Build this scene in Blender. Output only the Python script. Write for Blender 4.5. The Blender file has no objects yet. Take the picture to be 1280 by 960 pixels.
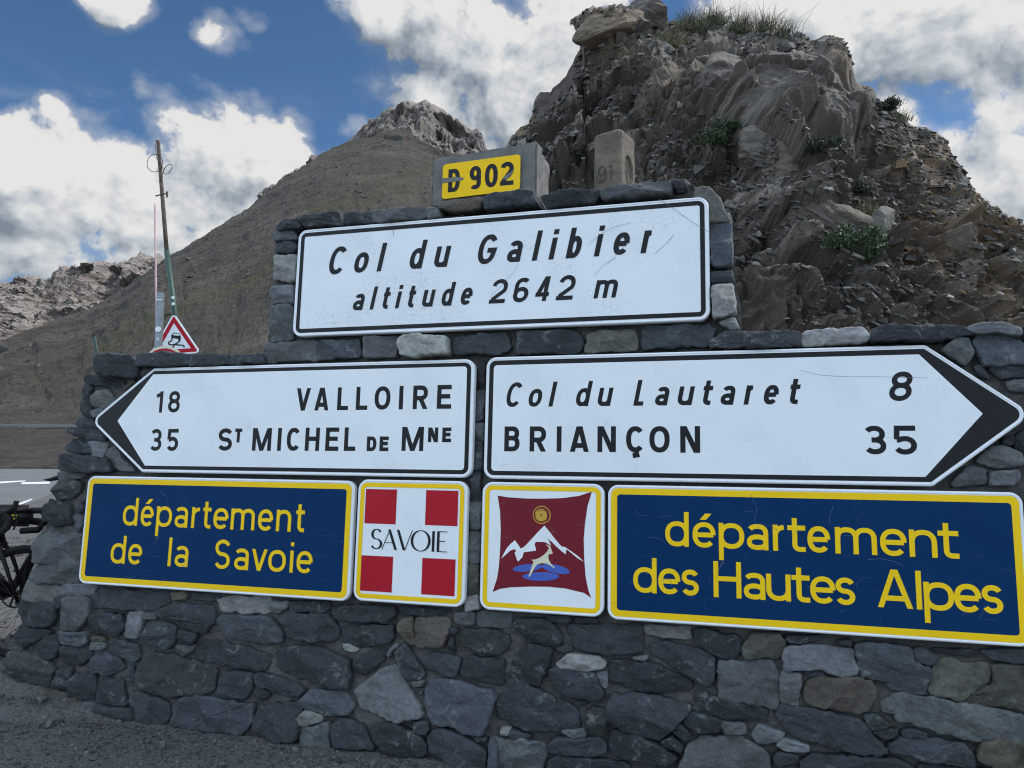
import bpy, bmesh, math, random
import numpy as np
from mathutils import Vector, Matrix
from mathutils.geometry import tessellate_polygon

S = bpy.context.scene
C = S.collection
random.seed(7)
rng = np.random.default_rng(11)
R = math.radians

# ------------------------------------------------------------------ camera
FPX = 961.0                       # focal length in photo pixels (1280 wide)
EYE = 1.585
U_c = np.array([0.96021323, 0.01777417, 0.27870167])     # wall axes seen from the camera
V_c = np.array([0.02197881, 0.99006736, -0.13886524])
N_c = np.array([-0.27840165, 0.13946577, 0.95028513])
_b = R(3.5)                       # the wall face leans back a little
UP = math.cos(_b) * V_c + math.sin(_b) * N_c
UP /= np.linalg.norm(UP)
FW = np.array([0, 0, -1.0]); FW = FW - UP * (FW @ UP); FW /= np.linalg.norm(FW)
XW = np.cross(FW, UP)
M_wc = np.array([XW, FW, UP])     # camera -> world rotation
CAM = np.array([0, 0, EYE])
cd = bpy.data.cameras.new('camera'); cam = bpy.data.objects.new('camera', cd); C.objects.link(cam)
cd.sensor_width = 36; cd.lens = FPX / 1280 * 36; cd.clip_start = 0.05; cd.clip_end = 20000
mw = Matrix(M_wc.tolist()).to_4x4(); mw.translation = Vector(CAM.tolist()); cam.matrix_world = mw
S.camera = cam

def ray(x, y):
    d = M_wc @ np.array([(x - 640) / FPX, (480 - y) / FPX, -1.0])
    return d
def at_depth(x, y, Y):            # point on the pixel's ray at ground distance Y
    d = ray(x, y); return CAM + d * (Y / d[1])
def on_ground(x, y, z=0.0):
    d = ray(x, y); return CAM + d * ((z - CAM[2]) / d[2])
WU, WV, WN = M_wc @ U_c, M_wc @ V_c, M_wc @ N_c
WO = CAM + M_wc @ np.array([0, 0, -4.0])
W_ROT = Matrix(np.array([WU, WV, WN]).T.tolist())
def uv(x, y, n=0.0):
    d = ray(x, y); o = WO + WN * n
    p = CAM + d * (((o - CAM) @ WN) / (d @ WN))
    q = p - WO
    return float(q @ WU), float(q @ WV)
def wallpt(u, v, n): return WO + WU * u + WV * v + WN * n

# ------------------------------------------------------------------ sun, sky, exposure
SKY_STRENGTH, CLOUD_STRENGTH = .084, .58
SUN_EL, SUN_AZ = R(48), R(78)     # azimuth measured from +Y towards +X
sd = np.array([math.sin(SUN_AZ) * math.cos(SUN_EL), math.cos(SUN_AZ) * math.cos(SUN_EL), math.sin(SUN_EL)])
sl = bpy.data.lights.new('sun', 'SUN'); so = bpy.data.objects.new('sun', sl); C.objects.link(so)
sl.energy = 2.6; sl.angle = R(3.0); sl.color = (1.0, 0.94, 0.86)
so.rotation_euler = Vector((-sd).tolist()).to_track_quat('-Z', 'Y').to_euler()
so.location = (20, 20, 60)
S.cycles.use_denoising = True; S.cycles.denoiser = 'OPENIMAGEDENOISE'; S.cycles.denoising_input_passes = 'RGB_ALBEDO_NORMAL'; S.cycles.denoising_prefilter = 'FAST'; S.cycles.pixel_filter_type = 'BLACKMAN_HARRIS'; S.cycles.filter_width = 1.1; S.cycles.max_bounces = 4; S.cycles.diffuse_bounces = 3; S.cycles.glossy_bounces = 2
vs = S.view_settings
vs.view_transform = 'Standard'; vs.look = 'None'; vs.gamma = 1; vs.exposure = 0.45; vs.use_curve_mapping = False

W = bpy.data.worlds.new('World'); S.world = W; W.use_nodes = True
wt = W.node_tree; wt.nodes.clear()

class NT:
    """small helper to wire shader nodes"""
    def __init__(s, t): s.t = t
    def n(s, typ, **k):
        nd = s.t.nodes.new('ShaderNode' + typ)
        for a, b in k.items(): setattr(nd, a, b)
        return nd
    def l(s, a, b): s.t.links.new(a, b)
    def put(s, sock, v):
        if isinstance(v, bpy.types.NodeSocket): s.l(v, sock)
        elif v is not None: sock.default_value = v
    def m(s, op, a, b=None, c=None, clamp=False):
        nd = s.n('Math', operation=op, use_clamp=clamp)
        for i, v in enumerate((a, b, c)): s.put(nd.inputs[i], v)
        return nd.outputs[0]
    def vm(s, op, a, b=None, sc=None):
        nd = s.n('VectorMath', operation=op)
        s.put(nd.inputs[0], a); s.put(nd.inputs[1], b)
        if sc is not None: s.put(nd.inputs['Scale'], sc)
        return nd.outputs['Value'] if op in ('LENGTH', 'DOT_PRODUCT', 'DISTANCE') else nd.outputs[0]
    def noise(s, vec, scale, detail=4, rough=.55, dist=0, col=False):
        nd = s.n('TexNoise'); s.put(nd.inputs['Vector'], vec)
        nd.inputs['Scale'].default_value = scale; nd.inputs['Detail'].default_value = detail
        nd.inputs['Roughness'].default_value = rough; nd.inputs['Distortion'].default_value = dist
        return nd.outputs['Color' if col else 'Fac']
    def ramp(s, f, stops, interp='LINEAR'):
        nd = s.n('ValToRGB'); s.put(nd.inputs[0], f); cr = nd.color_ramp; cr.interpolation = interp
        while len(cr.elements) < len(stops): cr.elements.new(0.5)
        for e, (p, c) in zip(cr.elements, stops):
            e.position = p; e.color = (*c, 1) if len(c) == 3 else c
        return nd.outputs[0]
    def sm(s, x, a, b, lo=0.0, hi=1.0):
        nd = s.n('MapRange', interpolation_type='SMOOTHSTEP'); s.put(nd.inputs[0], x)
        for i, v in zip((1, 2, 3, 4), (a, b, lo, hi)): nd.inputs[i].default_value = v
        return nd.outputs[0]
    def mix(s, f, a, b, mode='MIX'):
        nd = s.n('Mix', data_type='RGBA', blend_type=mode)
        s.put(nd.inputs[0], f)
        for i, v in ((6, a), (7, b)):
            if isinstance(v, bpy.types.NodeSocket): s.l(v, nd.inputs[i])
            else: nd.inputs[i].default_value = (*v, 1) if len(v) == 3 else v
        return nd.outputs[2]

# --- cloud field: soft lobes in fixed sky directions, roughened with noise
BLOBS = [  # px centre, px radii in the photograph's frame -> fixed compass directions
 (275,212,80,62),(330,232,45,40),(215,262,120,55),(95,235,115,48),(50,190,65,34),(68,142,28,22),(150,285,190,42),(30,322,90,30),(330,262,60,34),
 (60,275,70,45),(110,318,90,34),(255,300,70,34),(20,225,40,30),
 (286,52,30,20),(316,38,22,12),(150,4,46,18),
 (470,14,80,24),(590,58,118,52),(650,112,105,62),(700,40,62,60),(560,8,130,34),(625,150,85,36),(540,115,62,24),
 (435,158,22,16),(330,188,110,10),
 (990,16,110,34),(1058,42,66,36),(1150,22,150,50),(1250,40,100,84),(1238,130,70,48),(1190,175,80,40),(1275,205,90,125),(1115,150,40,26),(1270,300,70,70)]
g = bpy.data.node_groups.new('cloud_field', 'ShaderNodeTree')
g.interface.new_socket('Vector', in_out='INPUT', socket_type='NodeSocketVector')
g.interface.new_socket('Value', in_out='OUTPUT', socket_type='NodeSocketFloat')
g.interface.new_socket('Body', in_out='OUTPUT', socket_type='NodeSocketFloat')
q = NT(g)
gi = g.nodes.new('NodeGroupInput'); go = g.nodes.new('NodeGroupOutput')
d0 = q.vm('NORMALIZE', gi.outputs[0])
wv = q.noise(d0, 5.0, 3, .5, col=True)
wv = q.vm('SUBTRACT', wv, (.5, .5, .5)); d1 = q.vm('ADD', d0, q.vm('SCALE', wv, sc=.055))
acc = None
ASP = 1.35                        # lobes are wider than tall
d2 = q.vm('MULTIPLY', d1, (1, 1, ASP))
for (bx, by, rx, ry) in BLOBS:
    c = ray(bx, by); L = np.linalg.norm(c); c = c / L
    rad = math.sqrt(rx * ry * ASP) * 1.12 / (FPX * L)
    v = q.m('POWER', q.m('MULTIPLY', q.vm('DISTANCE', d2, (c[0], c[1], c[2] * ASP)), .85 / rad), 2.0); v = q.m('SUBTRACT', .75 if rx > 34 or ry > 26 else .22, v)
    acc = v if acc is None else q.m('SMOOTH_MAX', acc, v, .25)
n1 = q.m('SUBTRACT', q.noise(d1, 10.0, 8, .60), .5)
vor = q.n('TexVoronoi', feature='F1'); q.put(vor.inputs['Vector'], d2); vor.inputs['Scale'].default_value = 17
vor.inputs['Detail'].default_value = 2.4; vor.inputs['Roughness'].default_value = .55; vor.inputs['Lacunarity'].default_value = 2.3
puff = q.m('SUBTRACT', .45, vor.outputs['Distance'])
fld = q.m('ADD', q.m('ADD', q.m('MAXIMUM', acc, -1.5), .42), q.m('ADD', q.m('MULTIPLY', n1, 3.3), q.m('MULTIPLY', puff, .75)))
q.l(fld, go.inputs[0])
q.l(q.m('ADD', acc, q.m('MULTIPLY', q.m('SUBTRACT', q.noise(d1, 9.0, 3, .5), .5), .8)), go.inputs[1])

w = NT(wt)
tc = w.n('TexCoord').outputs['Generated']
def field(v):
    nd = wt.nodes.new('ShaderNodeGroup'); nd.node_tree = g; w.l(v, nd.inputs[0]); return nd.outputs[0], nd.outputs[1]
sky = w.n('TexSky', sky_type='NISHITA'); sky.sun_disc = False
sky.sun_elevation = SUN_EL; sky.sun_rotation = SUN_AZ; sky.altitude = 2642; sky.air_density = 1.0; sky.dust_density = .6; sky.ozone_density = 2.0
bg1 = w.n('Background'); w.l(w.vm('MULTIPLY', sky.outputs[0], (.68, .92, 1.03)), bg1.inputs[0]); bg1.inputs[1].default_value = SKY_STRENGTH
# the clouds of the photograph: lit side found by stepping toward the sun
stp = sd - M_wc[:, :].T @ np.array([0, 0, 0]); stp = np.array([sd[0] * .9, 0, .75]); stp = stp / np.linalg.norm(stp)
stp = np.array([sd[0] * .8, 0, .75]); stp = stp / np.linalg.norm(stp)
f0, b0 = field(tc); f1, b1 = field(w.vm('ADD', tc, tuple((stp * .022).tolist())))
dens = w.m('ADD', w.m('MULTIPLY', w.sm(f0, -.75, .40), .45), w.m('MULTIPLY', w.sm(f0, -.05, .22), .55))
sep = w.n('SeparateXYZ'); w.l(tc, sep.inputs[0])
veil = w.m('MULTIPLY', w.sm(w.noise(w.vm('MULTIPLY', tc, (1.6, 1.6, 9.0)), 2.3, 5, .6, .6), .46, .72), w.sm(sep.outputs[2], .46, .16, 0, .42))
dens = w.m('MAXIMUM', dens, veil)
_, b2 = field(w.vm('ADD', tc, tuple((np.array([.35, 0, .93]) * .055).tolist())))
under = w.sm(w.m('SUBTRACT', b2, b0), -.45, .45)                 # more cloud above than here: a shaded base
lit = w.m('MULTIPLY', w.m('SUBTRACT', f0, f1), .60)
shade = w.m('ADD', w.m('SUBTRACT', .98, w.m('MULTIPLY', under, .62)), lit)
shade = w.m('MINIMUM', w.m('MAXIMUM', shade, .08), 1.0)
ccol = w.ramp(shade, [(0, (.22, .27, .33)), (.35, (.44, .50, .57)), (.65, (.70, .75, .80)), (1, (1.0, .99, .975))])
bg2 = w.n('Background'); w.l(ccol, bg2.inputs[0]); bg2.inputs[1].default_value = CLOUD_STRENGTH
mx = w.n('MixShader'); w.l(dens, mx.inputs[0]); w.l(bg1.outputs[0], mx.inputs[1]); w.l(bg2.outputs[0], mx.inputs[2])
# scattered unseen clouds over the rest of the sky, brightened as bluish fill light
od = w.sm(w.noise(tc, 2.2, 4, .5), .44, .58)
bg3 = w.n('Background'); bg3.inputs[0].default_value = (.70, .84, 1.0, 1); bg3.inputs[1].default_value = CLOUD_STRENGTH * 3.0
mo = w.n('MixShader'); w.l(od, mo.inputs[0]); w.l(bg1.outputs[0], mo.inputs[1]); w.l(bg3.outputs[0], mo.inputs[2])
front = w.sm(w.vm('DOT_PRODUCT', tc, tuple((M_wc @ np.array([0, .02, -1.])).tolist())), .66, .76)
mf = w.n('MixShader'); w.l(front, mf.inputs[0]); w.l(mo.outputs[0], mf.inputs[1]); w.l(mx.outputs[0], mf.inputs[2])
wo = w.n('OutputWorld'); w.l(mf.outputs[0], wo.inputs[0])
W.cycles.sampling_method = 'MANUAL'; W.cycles.sample_map_resolution = 512

# ------------------------------------------------------------------ numeric noise
def _h(ix, iy, iz, s):
    x = (ix.astype(np.int64) * 374761393 + iy.astype(np.int64) * 668265263 + iz.astype(np.int64) * 2147483647 + s * 1274126177) & 0xffffffff
    x = ((x ^ (x >> 13)) * 1274126177) & 0xffffffff
    x = ((x ^ (x >> 16)) * 2246822519) & 0xffffffff
    return ((x ^ (x >> 15)) & 0xffffff) / float(0x1000000)
def vnoise(P, s=0):
    i = np.floor(P); f = P - i; f = f * f * f * (f * (f * 6 - 15) + 10); i = i.astype(np.int64)
    x, y, z = i[..., 0], i[..., 1], i[..., 2]; fx, fy, fz = f[..., 0], f[..., 1], f[..., 2]
    def L(a, b, t): return a + (b - a) * t
    return L(L(L(_h(x, y, z, s), _h(x+1, y, z, s), fx), L(_h(x, y+1, z, s), _h(x+1, y+1, z, s), fx), fy),
             L(L(_h(x, y, z+1, s), _h(x+1, y, z+1, s), fx), L(_h(x, y+1, z+1, s), _h(x+1, y+1, z+1, s), fx), fy), fz)
def fbm(P, o=4, s=0, gain=.5, ridged=False):
    a, t, n = 1.0, 0.0, 0.0
    for k in range(o):
        v = vnoise(P, s + k * 17)
        if ridged: v = 1 - np.abs(2 * v - 1)
        t = t + a * v; n += a; a *= gain; P = P * 2.03 + 11.7
    return t / n
def worley(P, s=0):
    """F1, F2 and a random number of the nearest cell"""
    i = np.floor(P).astype(np.int64)
    b1 = np.full(P.shape[:-1], 9.); b2 = b1.copy(); cid = np.zeros(P.shape[:-1])
    for dx in (-1, 0, 1):
        for dy in (-1, 0, 1):
            for dz in (-1, 0, 1):
                c = i + np.array([dx, dy, dz])
                x, y, z = c[..., 0], c[..., 1], c[..., 2]
                pt = np.stack([x + _h(x, y, z, s), y + _h(x, y, z, s + 1), z + _h(x, y, z, s + 2)], -1)
                dd = np.sqrt(((P - pt) ** 2).sum(-1)); hid = _h(x, y, z, s + 3)
                nb = dd < b1
                b2 = np.where(nb, b1, np.minimum(b2, dd)); cid = np.where(nb, hid, cid); b1 = np.where(nb, dd, b1)
    return b1, b2, cid
def facets(P, s, tilt):
    """flat broken faces: every cell gets its own tilted plane"""
    i = np.floor(P).astype(np.int64); b1 = np.full(P.shape[:-1], 9.); b2 = b1.copy(); h = b1 * 0; cid = b1 * 0
    for dx in (-1, 0, 1):
        for dy in (-1, 0, 1):
            for dz in (-1, 0, 1):
                c = i + np.array([dx, dy, dz]); x, y, z = c[..., 0], c[..., 1], c[..., 2]
                df = P - np.stack([x + _h(x, y, z, s), y + _h(x, y, z, s + 1), z + _h(x, y, z, s + 2)], -1)
                dd = np.sqrt((df ** 2).sum(-1)); r_ = _h(x, y, z, s + 3)
                pl = (r_ - .5) + tilt * ((_h(x, y, z, s + 4) - .5) * df[..., 0] + (_h(x, y, z, s + 5) - .35) * df[..., 2])
                nb = dd < b1; b2 = np.where(nb, b1, np.minimum(b2, dd)); h = np.where(nb, pl, h); cid = np.where(nb, r_, cid); b1 = np.where(nb, dd, b1)
    return h, b2 - b1, cid

# ------------------------------------------------------------------ objects
def put_props(o, label=None, cat=None, group=None, kind=None):
    if label: o['label'] = label
    if cat: o['category'] = cat
    if group: o['group'] = group
    if kind: o['kind'] = kind
    return o
def empty(name, loc, label, cat, rot=None, group=None):
    o = bpy.data.objects.new(name, None); C.objects.link(o); o.empty_display_size = .1
    m = (rot if rot is not None else Matrix.Identity(3)).to_4x4(); m.translation = Vector([float(a) for a in loc])
    o.matrix_world = m
    return put_props(o, label, cat, group)
def mesh(name, verts, faces, mats, parent=None, smooth=False, midx=None, tint=None):
    me = bpy.data.meshes.new(name)
    if isinstance(verts, np.ndarray): verts = verts.tolist()
    me.from_pydata(verts, [], faces if isinstance(faces, list) else faces.tolist())
    for mt in (mats if isinstance(mats, (list, tuple)) else [mats]): me.materials.append(mt)
    if midx is not None: me.polygons.foreach_set('material_index', midx)
    me.polygons.foreach_set('use_smooth', [bool(smooth)] * len(me.polygons))
    if tint is not None:
        a = me.attributes.new('tint', 'FLOAT_COLOR', 'POINT'); a.data.foreach_set('color', np.asarray(tint, dtype=np.float32).ravel())
    me.update()
    o = bpy.data.objects.new(name, me); C.objects.link(o)
    if parent: o.parent = parent
    return o
class MB:
    """collects shapes for ONE mesh object"""
    def __init__(s): s.v = []; s.f = []
    def add(s, v, f):
        k = len(s.v); s.v += [tuple(float(c) for c in p) for p in v]; s.f += [tuple(i + k for i in q) for q in f]
    def box(s, c, d, rot=None, jit=0):
        vs_ = []
        for x in (-.5, .5):
            for y in (-.5, .5):
                for z in (-.5, .5):
                    p = Vector((x * d[0] + random.uniform(-jit, jit), y * d[1] + random.uniform(-jit, jit), z * d[2] + random.uniform(-jit, jit)))
                    if rot: p = rot @ p
                    vs_.append(tuple(p + Vector(c)))
        s.add(vs_, [(0, 1, 3, 2), (4, 6, 7, 5), (0, 4, 5, 1), (2, 3, 7, 6), (0, 2, 6, 4), (1, 5, 7, 3)])
    def tube(s, pts, r, n=10, cap=True):
        pts = [Vector(p) for p in pts]; k = len(pts); rr = r if isinstance(r, (list, tuple)) else [r] * k
        vs_ = []; ref = None
        for i, p in enumerate(pts):
            t = (pts[min(i + 1, k - 1)] - pts[max(i - 1, 0)]).normalized()
            if ref is None: ref = Vector((0, 0, 1)) if abs(t.z) < .9 else Vector((1, 0, 0))
            a = (ref - t * ref.dot(t)).normalized(); b = t.cross(a); ref = a
            for j in range(n):
                an = 2 * math.pi * j / n; vs_.append(tuple(p + (a * math.cos(an) + b * math.sin(an)) * rr[i]))
        fs = [(i * n + j, i * n + (j + 1) % n, (i + 1) * n + (j + 1) % n, (i + 1) * n + j) for i in range(k - 1) for j in range(n)]
        if cap: fs += [tuple(range(n))[::-1], tuple(range((k - 1) * n, k * n))]
        s.add(vs_, fs)
    def torus(s, c, ax, Rr, r, n=40, m=8, a0=0, a1=2 * math.pi):
        ax = Vector(ax).normalized(); e = Vector((0, 0, 1)) if abs(ax.z) < .9 else Vector((1, 0, 0))
        e1 = (e - ax * e.dot(ax)).normalized(); e2 = ax.cross(e1)
        full = abs(a1 - a0 - 2 * math.pi) < 1e-6; k = n if full else n + 1
        vs_ = []
        for i in range(k):
            an = a0 + (a1 - a0) * i / n; d = e1 * math.cos(an) + e2 * math.sin(an)
            for j in range(m):
                bn = 2 * math.pi * j / m; vs_.append(tuple(Vector(c) + d * (Rr + r * math.cos(bn)) + ax * r * math.sin(bn)))
        fs = [(i * m + j, ((i + 1) % k) * m + j, ((i + 1) % k) * m + (j + 1) % m, i * m + (j + 1) % m) for i in range(n if full else n) for j in range(m) if full or i + 1 < k]
        s.add(vs_, fs)
    def build(s, name, mat, parent=None, smooth=False): return mesh(name, s.v, s.f, mat, parent, smooth)

# ------------------------------------------------------------------ materials
def material(name):
    m = bpy.data.materials.new(name); m.use_nodes = True; t = m.node_tree
    return m, NT(t), t.nodes['Principled BSDF']
def bump(k, b, h, strength, dist):
    nd = k.n('Bump'); nd.inputs['Strength'].default_value = strength; nd.inputs['Distance'].default_value = dist
    k.l(h, nd.inputs['Height']); k.l(nd.outputs[0], b.inputs['Normal'])
def plain(name, col, rough=.5, metal=0, var=.12, scale=6, spec=.5):
    m, k, b = material(name)
    o = k.n('TexCoord').outputs['Object']
    n = k.noise(o, scale, 5, .6)
    c1 = tuple(c * (1 - var) for c in col); c2 = tuple(min(1, c * (1 + var)) for c in col)
    k.l(k.ramp(n, [(.3, c1), (.7, c2)]), b.inputs['Base Color'])
    k.l(k.m('MULTIPLY_ADD', k.noise(o, scale * 7, 3), .2, rough - .1), b.inputs['Roughness'])
    b.inputs['Metallic'].default_value = metal; b.inputs['Specular IOR Level'].default_value = spec
    return m
def painted(name, col, rough=.32, scratch=.5, dirt=.25, crackle=0.0, spec=.3):
    """sign enamel / retroreflective film: faint cloudy grime, hairline scratches, crazing"""
    m, k, b = material(name)
    o = k.n('TexCoord').outputs['Object']
    grime = k.noise(o, 3.2, 6, .6, .4)
    c = k.mix(k.sm(grime, .42, .75, 0, dirt), col, tuple(x * .72 for x in col))
    fine = k.noise(o, 60, 3, .6)
    c = k.mix(k.sm(fine, .62, .8, 0, dirt * .6), c, tuple(x * .6 for x in col))
    # scratches: edges of stretched cells, kept only in patches
    mp = k.n('Mapping'); k.l(o, mp.inputs[0]); mp.inputs['Rotation'].default_value = (0, 0, .7); mp.inputs['Scale'].default_value = (2.2, 9, 1)
    wob = k.vm('ADD', mp.outputs[0], k.vm('SCALE', k.noise(o, 5, 2, col=True), sc=.6))
    v = k.n('TexVoronoi', feature='DISTANCE_TO_EDGE'); k.l(wob, v.inputs['Vector']); v.inputs['Scale'].default_value = 1.3
    ln = k.m('MULTIPLY', k.m('LESS_THAN', v.outputs['Distance'], .0045), k.sm(k.noise(o, 7, 3), .56, .66))
    lum = sum(col) / 3
    sc = tuple(x * .35 for x in col) if lum > .3 else tuple(min(1, x + .25) for x in col)
    c = k.mix(k.m('MULTIPLY', ln, scratch), c, sc)
    if crackle:
        v2 = k.n('TexVoronoi', feature='DISTANCE_TO_EDGE'); k.l(k.vm('ADD', o, k.vm('SCALE', k.noise(o, 30, 2, col=True), sc=.02)), v2.inputs['Vector']); v2.inputs['Scale'].default_value = 38
        cr = k.m('MULTIPLY', k.m('LESS_THAN', v2.outputs['Distance'], .035), k.sm(k.noise(o, 2.5, 3), .42, .62, 0, crackle))
        c = k.mix(cr, c, tuple(x * .55 for x in col))
    k.l(c, b.inputs['Base Color'])
    k.l(k.m('MULTIPLY_ADD', grime, .3, rough - .12), b.inputs['Roughness'])
    bump(k, b, k.noise(o, 2.0, 3), .12, .01); b.inputs['Specular IOR Level'].default_value = spec
    return m
M = {}
M['white'] = painted('sign_white', (.80, .82, .84), .40, .6, .28, .45)
M['white_plain'] = painted('sign_white_clean', (.80, .82, .83), .40, .5, .30)
M['rim'] = plain('sign_rim', (.78, .79, .80), .3, var=.04, spec=.5)
M['black'] = plain('sign_black', (.010, .010, .012), .5, var=.3, scale=14, spec=.25)
M['blue'] = painted('sign_blue', (.001, .030, .100), .5, .5, .25, spec=.10)
M['yellow'] = painted('sign_yellow', (.90, .575, .006), .45, .5, .22, spec=.2)
M['yellow_plate'] = painted('plate_yellow', (.88, .54, .006), .5, .6, .3, spec=.2)
M['red'] = painted('sign_red', (.42, .006, .018), .45, .3, .35, spec=.22)
M['maroon'] = painted('sign_maroon', (.17, .009, .020), .45, .3, .3, spec=.22)
M['cream'] = plain('sign_cream', (.68, .62, .46), .4)
M['lake'] = plain('sign_lake_blue', (.05, .10, .42), .35)
M['ochre'] = plain('sign_ochre', (.55, .32, .03), .4)
M['steel'] = plain('galvanised_steel', (.28, .29, .31), .5, .6, .2, 12)
M['back'] = plain('sign_back_metal', (.3, .31, .32), .5, .7)
M['rubber'] = plain('black_rubber', (.010, .010, .011), .7, var=.2, spec=.2)
M['bike'] = plain('bike_black', (.008, .008, .009), .5, var=.2, spec=.2)
M['scratch_dark'] = plain('dark_scratch', (.16, .17, .19), .6)
M['scratch_pale'] = plain('pale_scratch', (.10, .16, .32), .6)
M['alu'] = plain('bike_alloy', (.04, .04, .043), .45, .5)
M['pink'] = plain('faded_pink_paint', (.40, .27, .28), .6, var=.2)
M['wood'] = plain('weathered_pole', (.10, .075, .058), .85, var=.5, scale=9)
M['green_paint'] = plain('green_pole_paint', (.018, .055, .040), .5, var=.35, scale=12)
M['bag'] = plain('bag_fabric', (.009, .009, .010), .75, var=.2)

def rock_mat(name, scale=1.0, veins=True, bstr=.6, bdist=.01, rough=.82, stretch=(1, 1, 3.2), rot=(0, .25, .3), var=.45):
    m, k, b = material(name)
    o = k.n('TexCoord').outputs['Object']
    t = k.n('Attribute', attribute_name='tint')
    mp = k.n('Mapping'); k.l(o, mp.inputs[0]); mp.inputs['Rotation'].default_value = rot; mp.inputs['Scale'].default_value = stretch
    n1 = k.noise(mp.outputs[0], 7 * scale, 8, .65, .6)
    n2 = k.noise(o, 42 * scale, 6, .7)
    n3 = k.noise(mp.outputs[0], 22 * scale, 6, .7, 1.2)
    f = k.m('ADD', k.m('MULTIPLY', k.m('SUBTRACT', n1, .5), 2.2 * var), k.m('MULTIPLY', k.m('SUBTRACT', n2, .5), 2.4 * var))
    f = k.m('ADD', f, k.m('MULTIPLY', k.m('SUBTRACT', n3, .5), 1.3 * var))
    lum = k.m('MAXIMUM', k.m('ADD', 1.0, f), .25)
    c = k.vm('SCALE', t.outputs['Color'], sc=lum)
    if veins:
        v = k.n('TexVoronoi', feature='DISTANCE_TO_EDGE')
        k.l(k.vm('ADD', mp.outputs[0], k.vm('SCALE', k.noise(o, 9, 4, col=True), sc=.35)), v.inputs['Vector']); v.inputs['Scale'].default_value = 5.5 * scale
        ln = k.sm(v.outputs['Distance'], .0, .10, .75, 0)
        msk = k.m('MULTIPLY', ln, k.sm(k.noise(mp.outputs[0], 9 * scale, 5, .7), .5, .66))
        msk = k.m('MULTIPLY', msk, t.outputs['Alpha'])
        c = k.mix(msk, c, (.27, .29, .28))
        sp = k.sm(k.noise(o, 110 * scale, 3, .7), .60, .72, 0, .5)      # pale mineral flecks
        c = k.mix(sp, c, (.22, .23, .24))
    k.l(c, b.inputs['Base Color']); b.inputs['Roughness'].default_value = rough; b.inputs['Specular IOR Level'].default_value = .35
    h = k.m('ADD', k.m('MULTIPLY', n3, .8), k.m('ADD', k.m('MULTIPLY', n2, .35), k.m('MULTIPLY', k.noise(o, 160 * scale, 3), .12)))
    bump(k, b, h, bstr, bdist)
    return m
M['stone'] = rock_mat('wall_stone', 1.0, bstr=1.0, bdist=.012, var=.55)
M['coarse'] = rock_mat('crag_rock', .8, veins=False, bstr=.7, bdist=.035, stretch=(1, 1, 3.5), rot=(.2, -.5, 0), var=.40)
M['shard'] = rock_mat('loose_rock', .6, veins=False, bstr=.7, bdist=.03, var=.3)

def mortar_mat():
    m, k, b = material('mortar')
    o = k.n('TexCoord').outputs['Object']
    n = k.noise(o, 9, 7, .65); n2 = k.noise(o, 90, 5, .7)
    c = k.ramp(n, [(.3, (.072, .071, .069)), (.55, (.108, .105, .101)), (.75, (.155, .148, .137))])
    c = k.mix(k.sm(n2, .55, .75, 0, .55), c, (.045, .045, .045))
    k.l(c, b.inputs['Base Color']); b.inputs['Roughness'].default_value = .95; b.inputs['Specular IOR Level'].default_value = .2
    bump(k, b, k.m('ADD', n2, k.m('MULTIPLY', n, .5)), .8, .012)
    return m
M['mortar'] = mortar_mat()
def concrete_mat(name, a, bcol):
    m, k, b = material(name)
    o = k.n('TexCoord').outputs['Object']
    n = k.noise(o, 8, 7, .6); n2 = k.noise(o, 120, 4, .7)
    c = k.ramp(n, [(.3, a), (.7, bcol)])
    c = k.mix(k.sm(n2, .6, .75, 0, .5), c, tuple(x * .45 for x in a))
    k.l(c, b.inputs['Base Color']); b.inputs['Roughness'].default_value = .93
    bump(k, b, k.m('ADD', n2, n), .7, .008)
    return m
M['concrete'] = concrete_mat('block_concrete', (.12, .118, .114), (.20, .195, .185))
M['oldstone'] = concrete_mat('boundary_stone', (.10, .083, .064), (.185, .155, .12))

def gravel_mat():
    m, k, b = material('gravel')
    o = k.n('TexCoord').outputs['Object']
    big = k.noise(o, .6, 5, .6)
    v = k.n('TexVoronoi', feature='F1'); k.l(o, v.inputs['Vector']); v.inputs['Scale'].default_value = 48; v.inputs['Detail'].default_value = 1.5
    v2 = k.n('TexVoronoi', feature='F1'); k.l(o, v2.inputs['Vector']); v2.inputs['Scale'].default_value = 17
    c = k.ramp(k.noise(o, 30, 4, .6), [(.3, (.050, .049, .048)), (.7, (.085, .083, .080))])
    st = k.n('SeparateColor'); k.l(v.outputs['Color'], st.inputs[0])
    c = k.mix(k.sm(st.outputs[0], .35, 1.0, 0, .7), c, (.13, .13, .13))
    c = k.mix(k.sm(big, .35, .7, 0, .45), c, (.06, .056, .052))
    k.l(c, b.inputs['Base Color']); b.inputs['Roughness'].default_value = .95
    h = k.m('ADD', k.m('MULTIPLY', v.outputs['Distance'], -1.0), k.m('MULTIPLY', v2.outputs['Distance'], -.8))
    bump(k, b, h, .8, .015)
    return m
M['gravel'] = gravel_mat()
def asphalt_mat():
    m, k, b = material('asphalt')
    o = k.n('TexCoord').outputs['Object']
    n = k.noise(o, .35, 6, .6); n2 = k.noise(o, 40, 4, .7)
    c = k.ramp(n, [(.3, (.095, .096, .098)), (.7, (.125, .126, .128))])
    c = k.mix(k.sm(n2, .5, .8, 0, .5), c, (.08, .08, .08))
    k.l(c, b.inputs['Base Color']); b.inputs['Roughness'].default_value = .9; bump(k, b, n2, .4, .006)
    return m
M['asphalt'] = asphalt_mat()
M['paint'] = plain('road_paint', (.55, .56, .56), .8, var=.25, scale=20)

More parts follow.
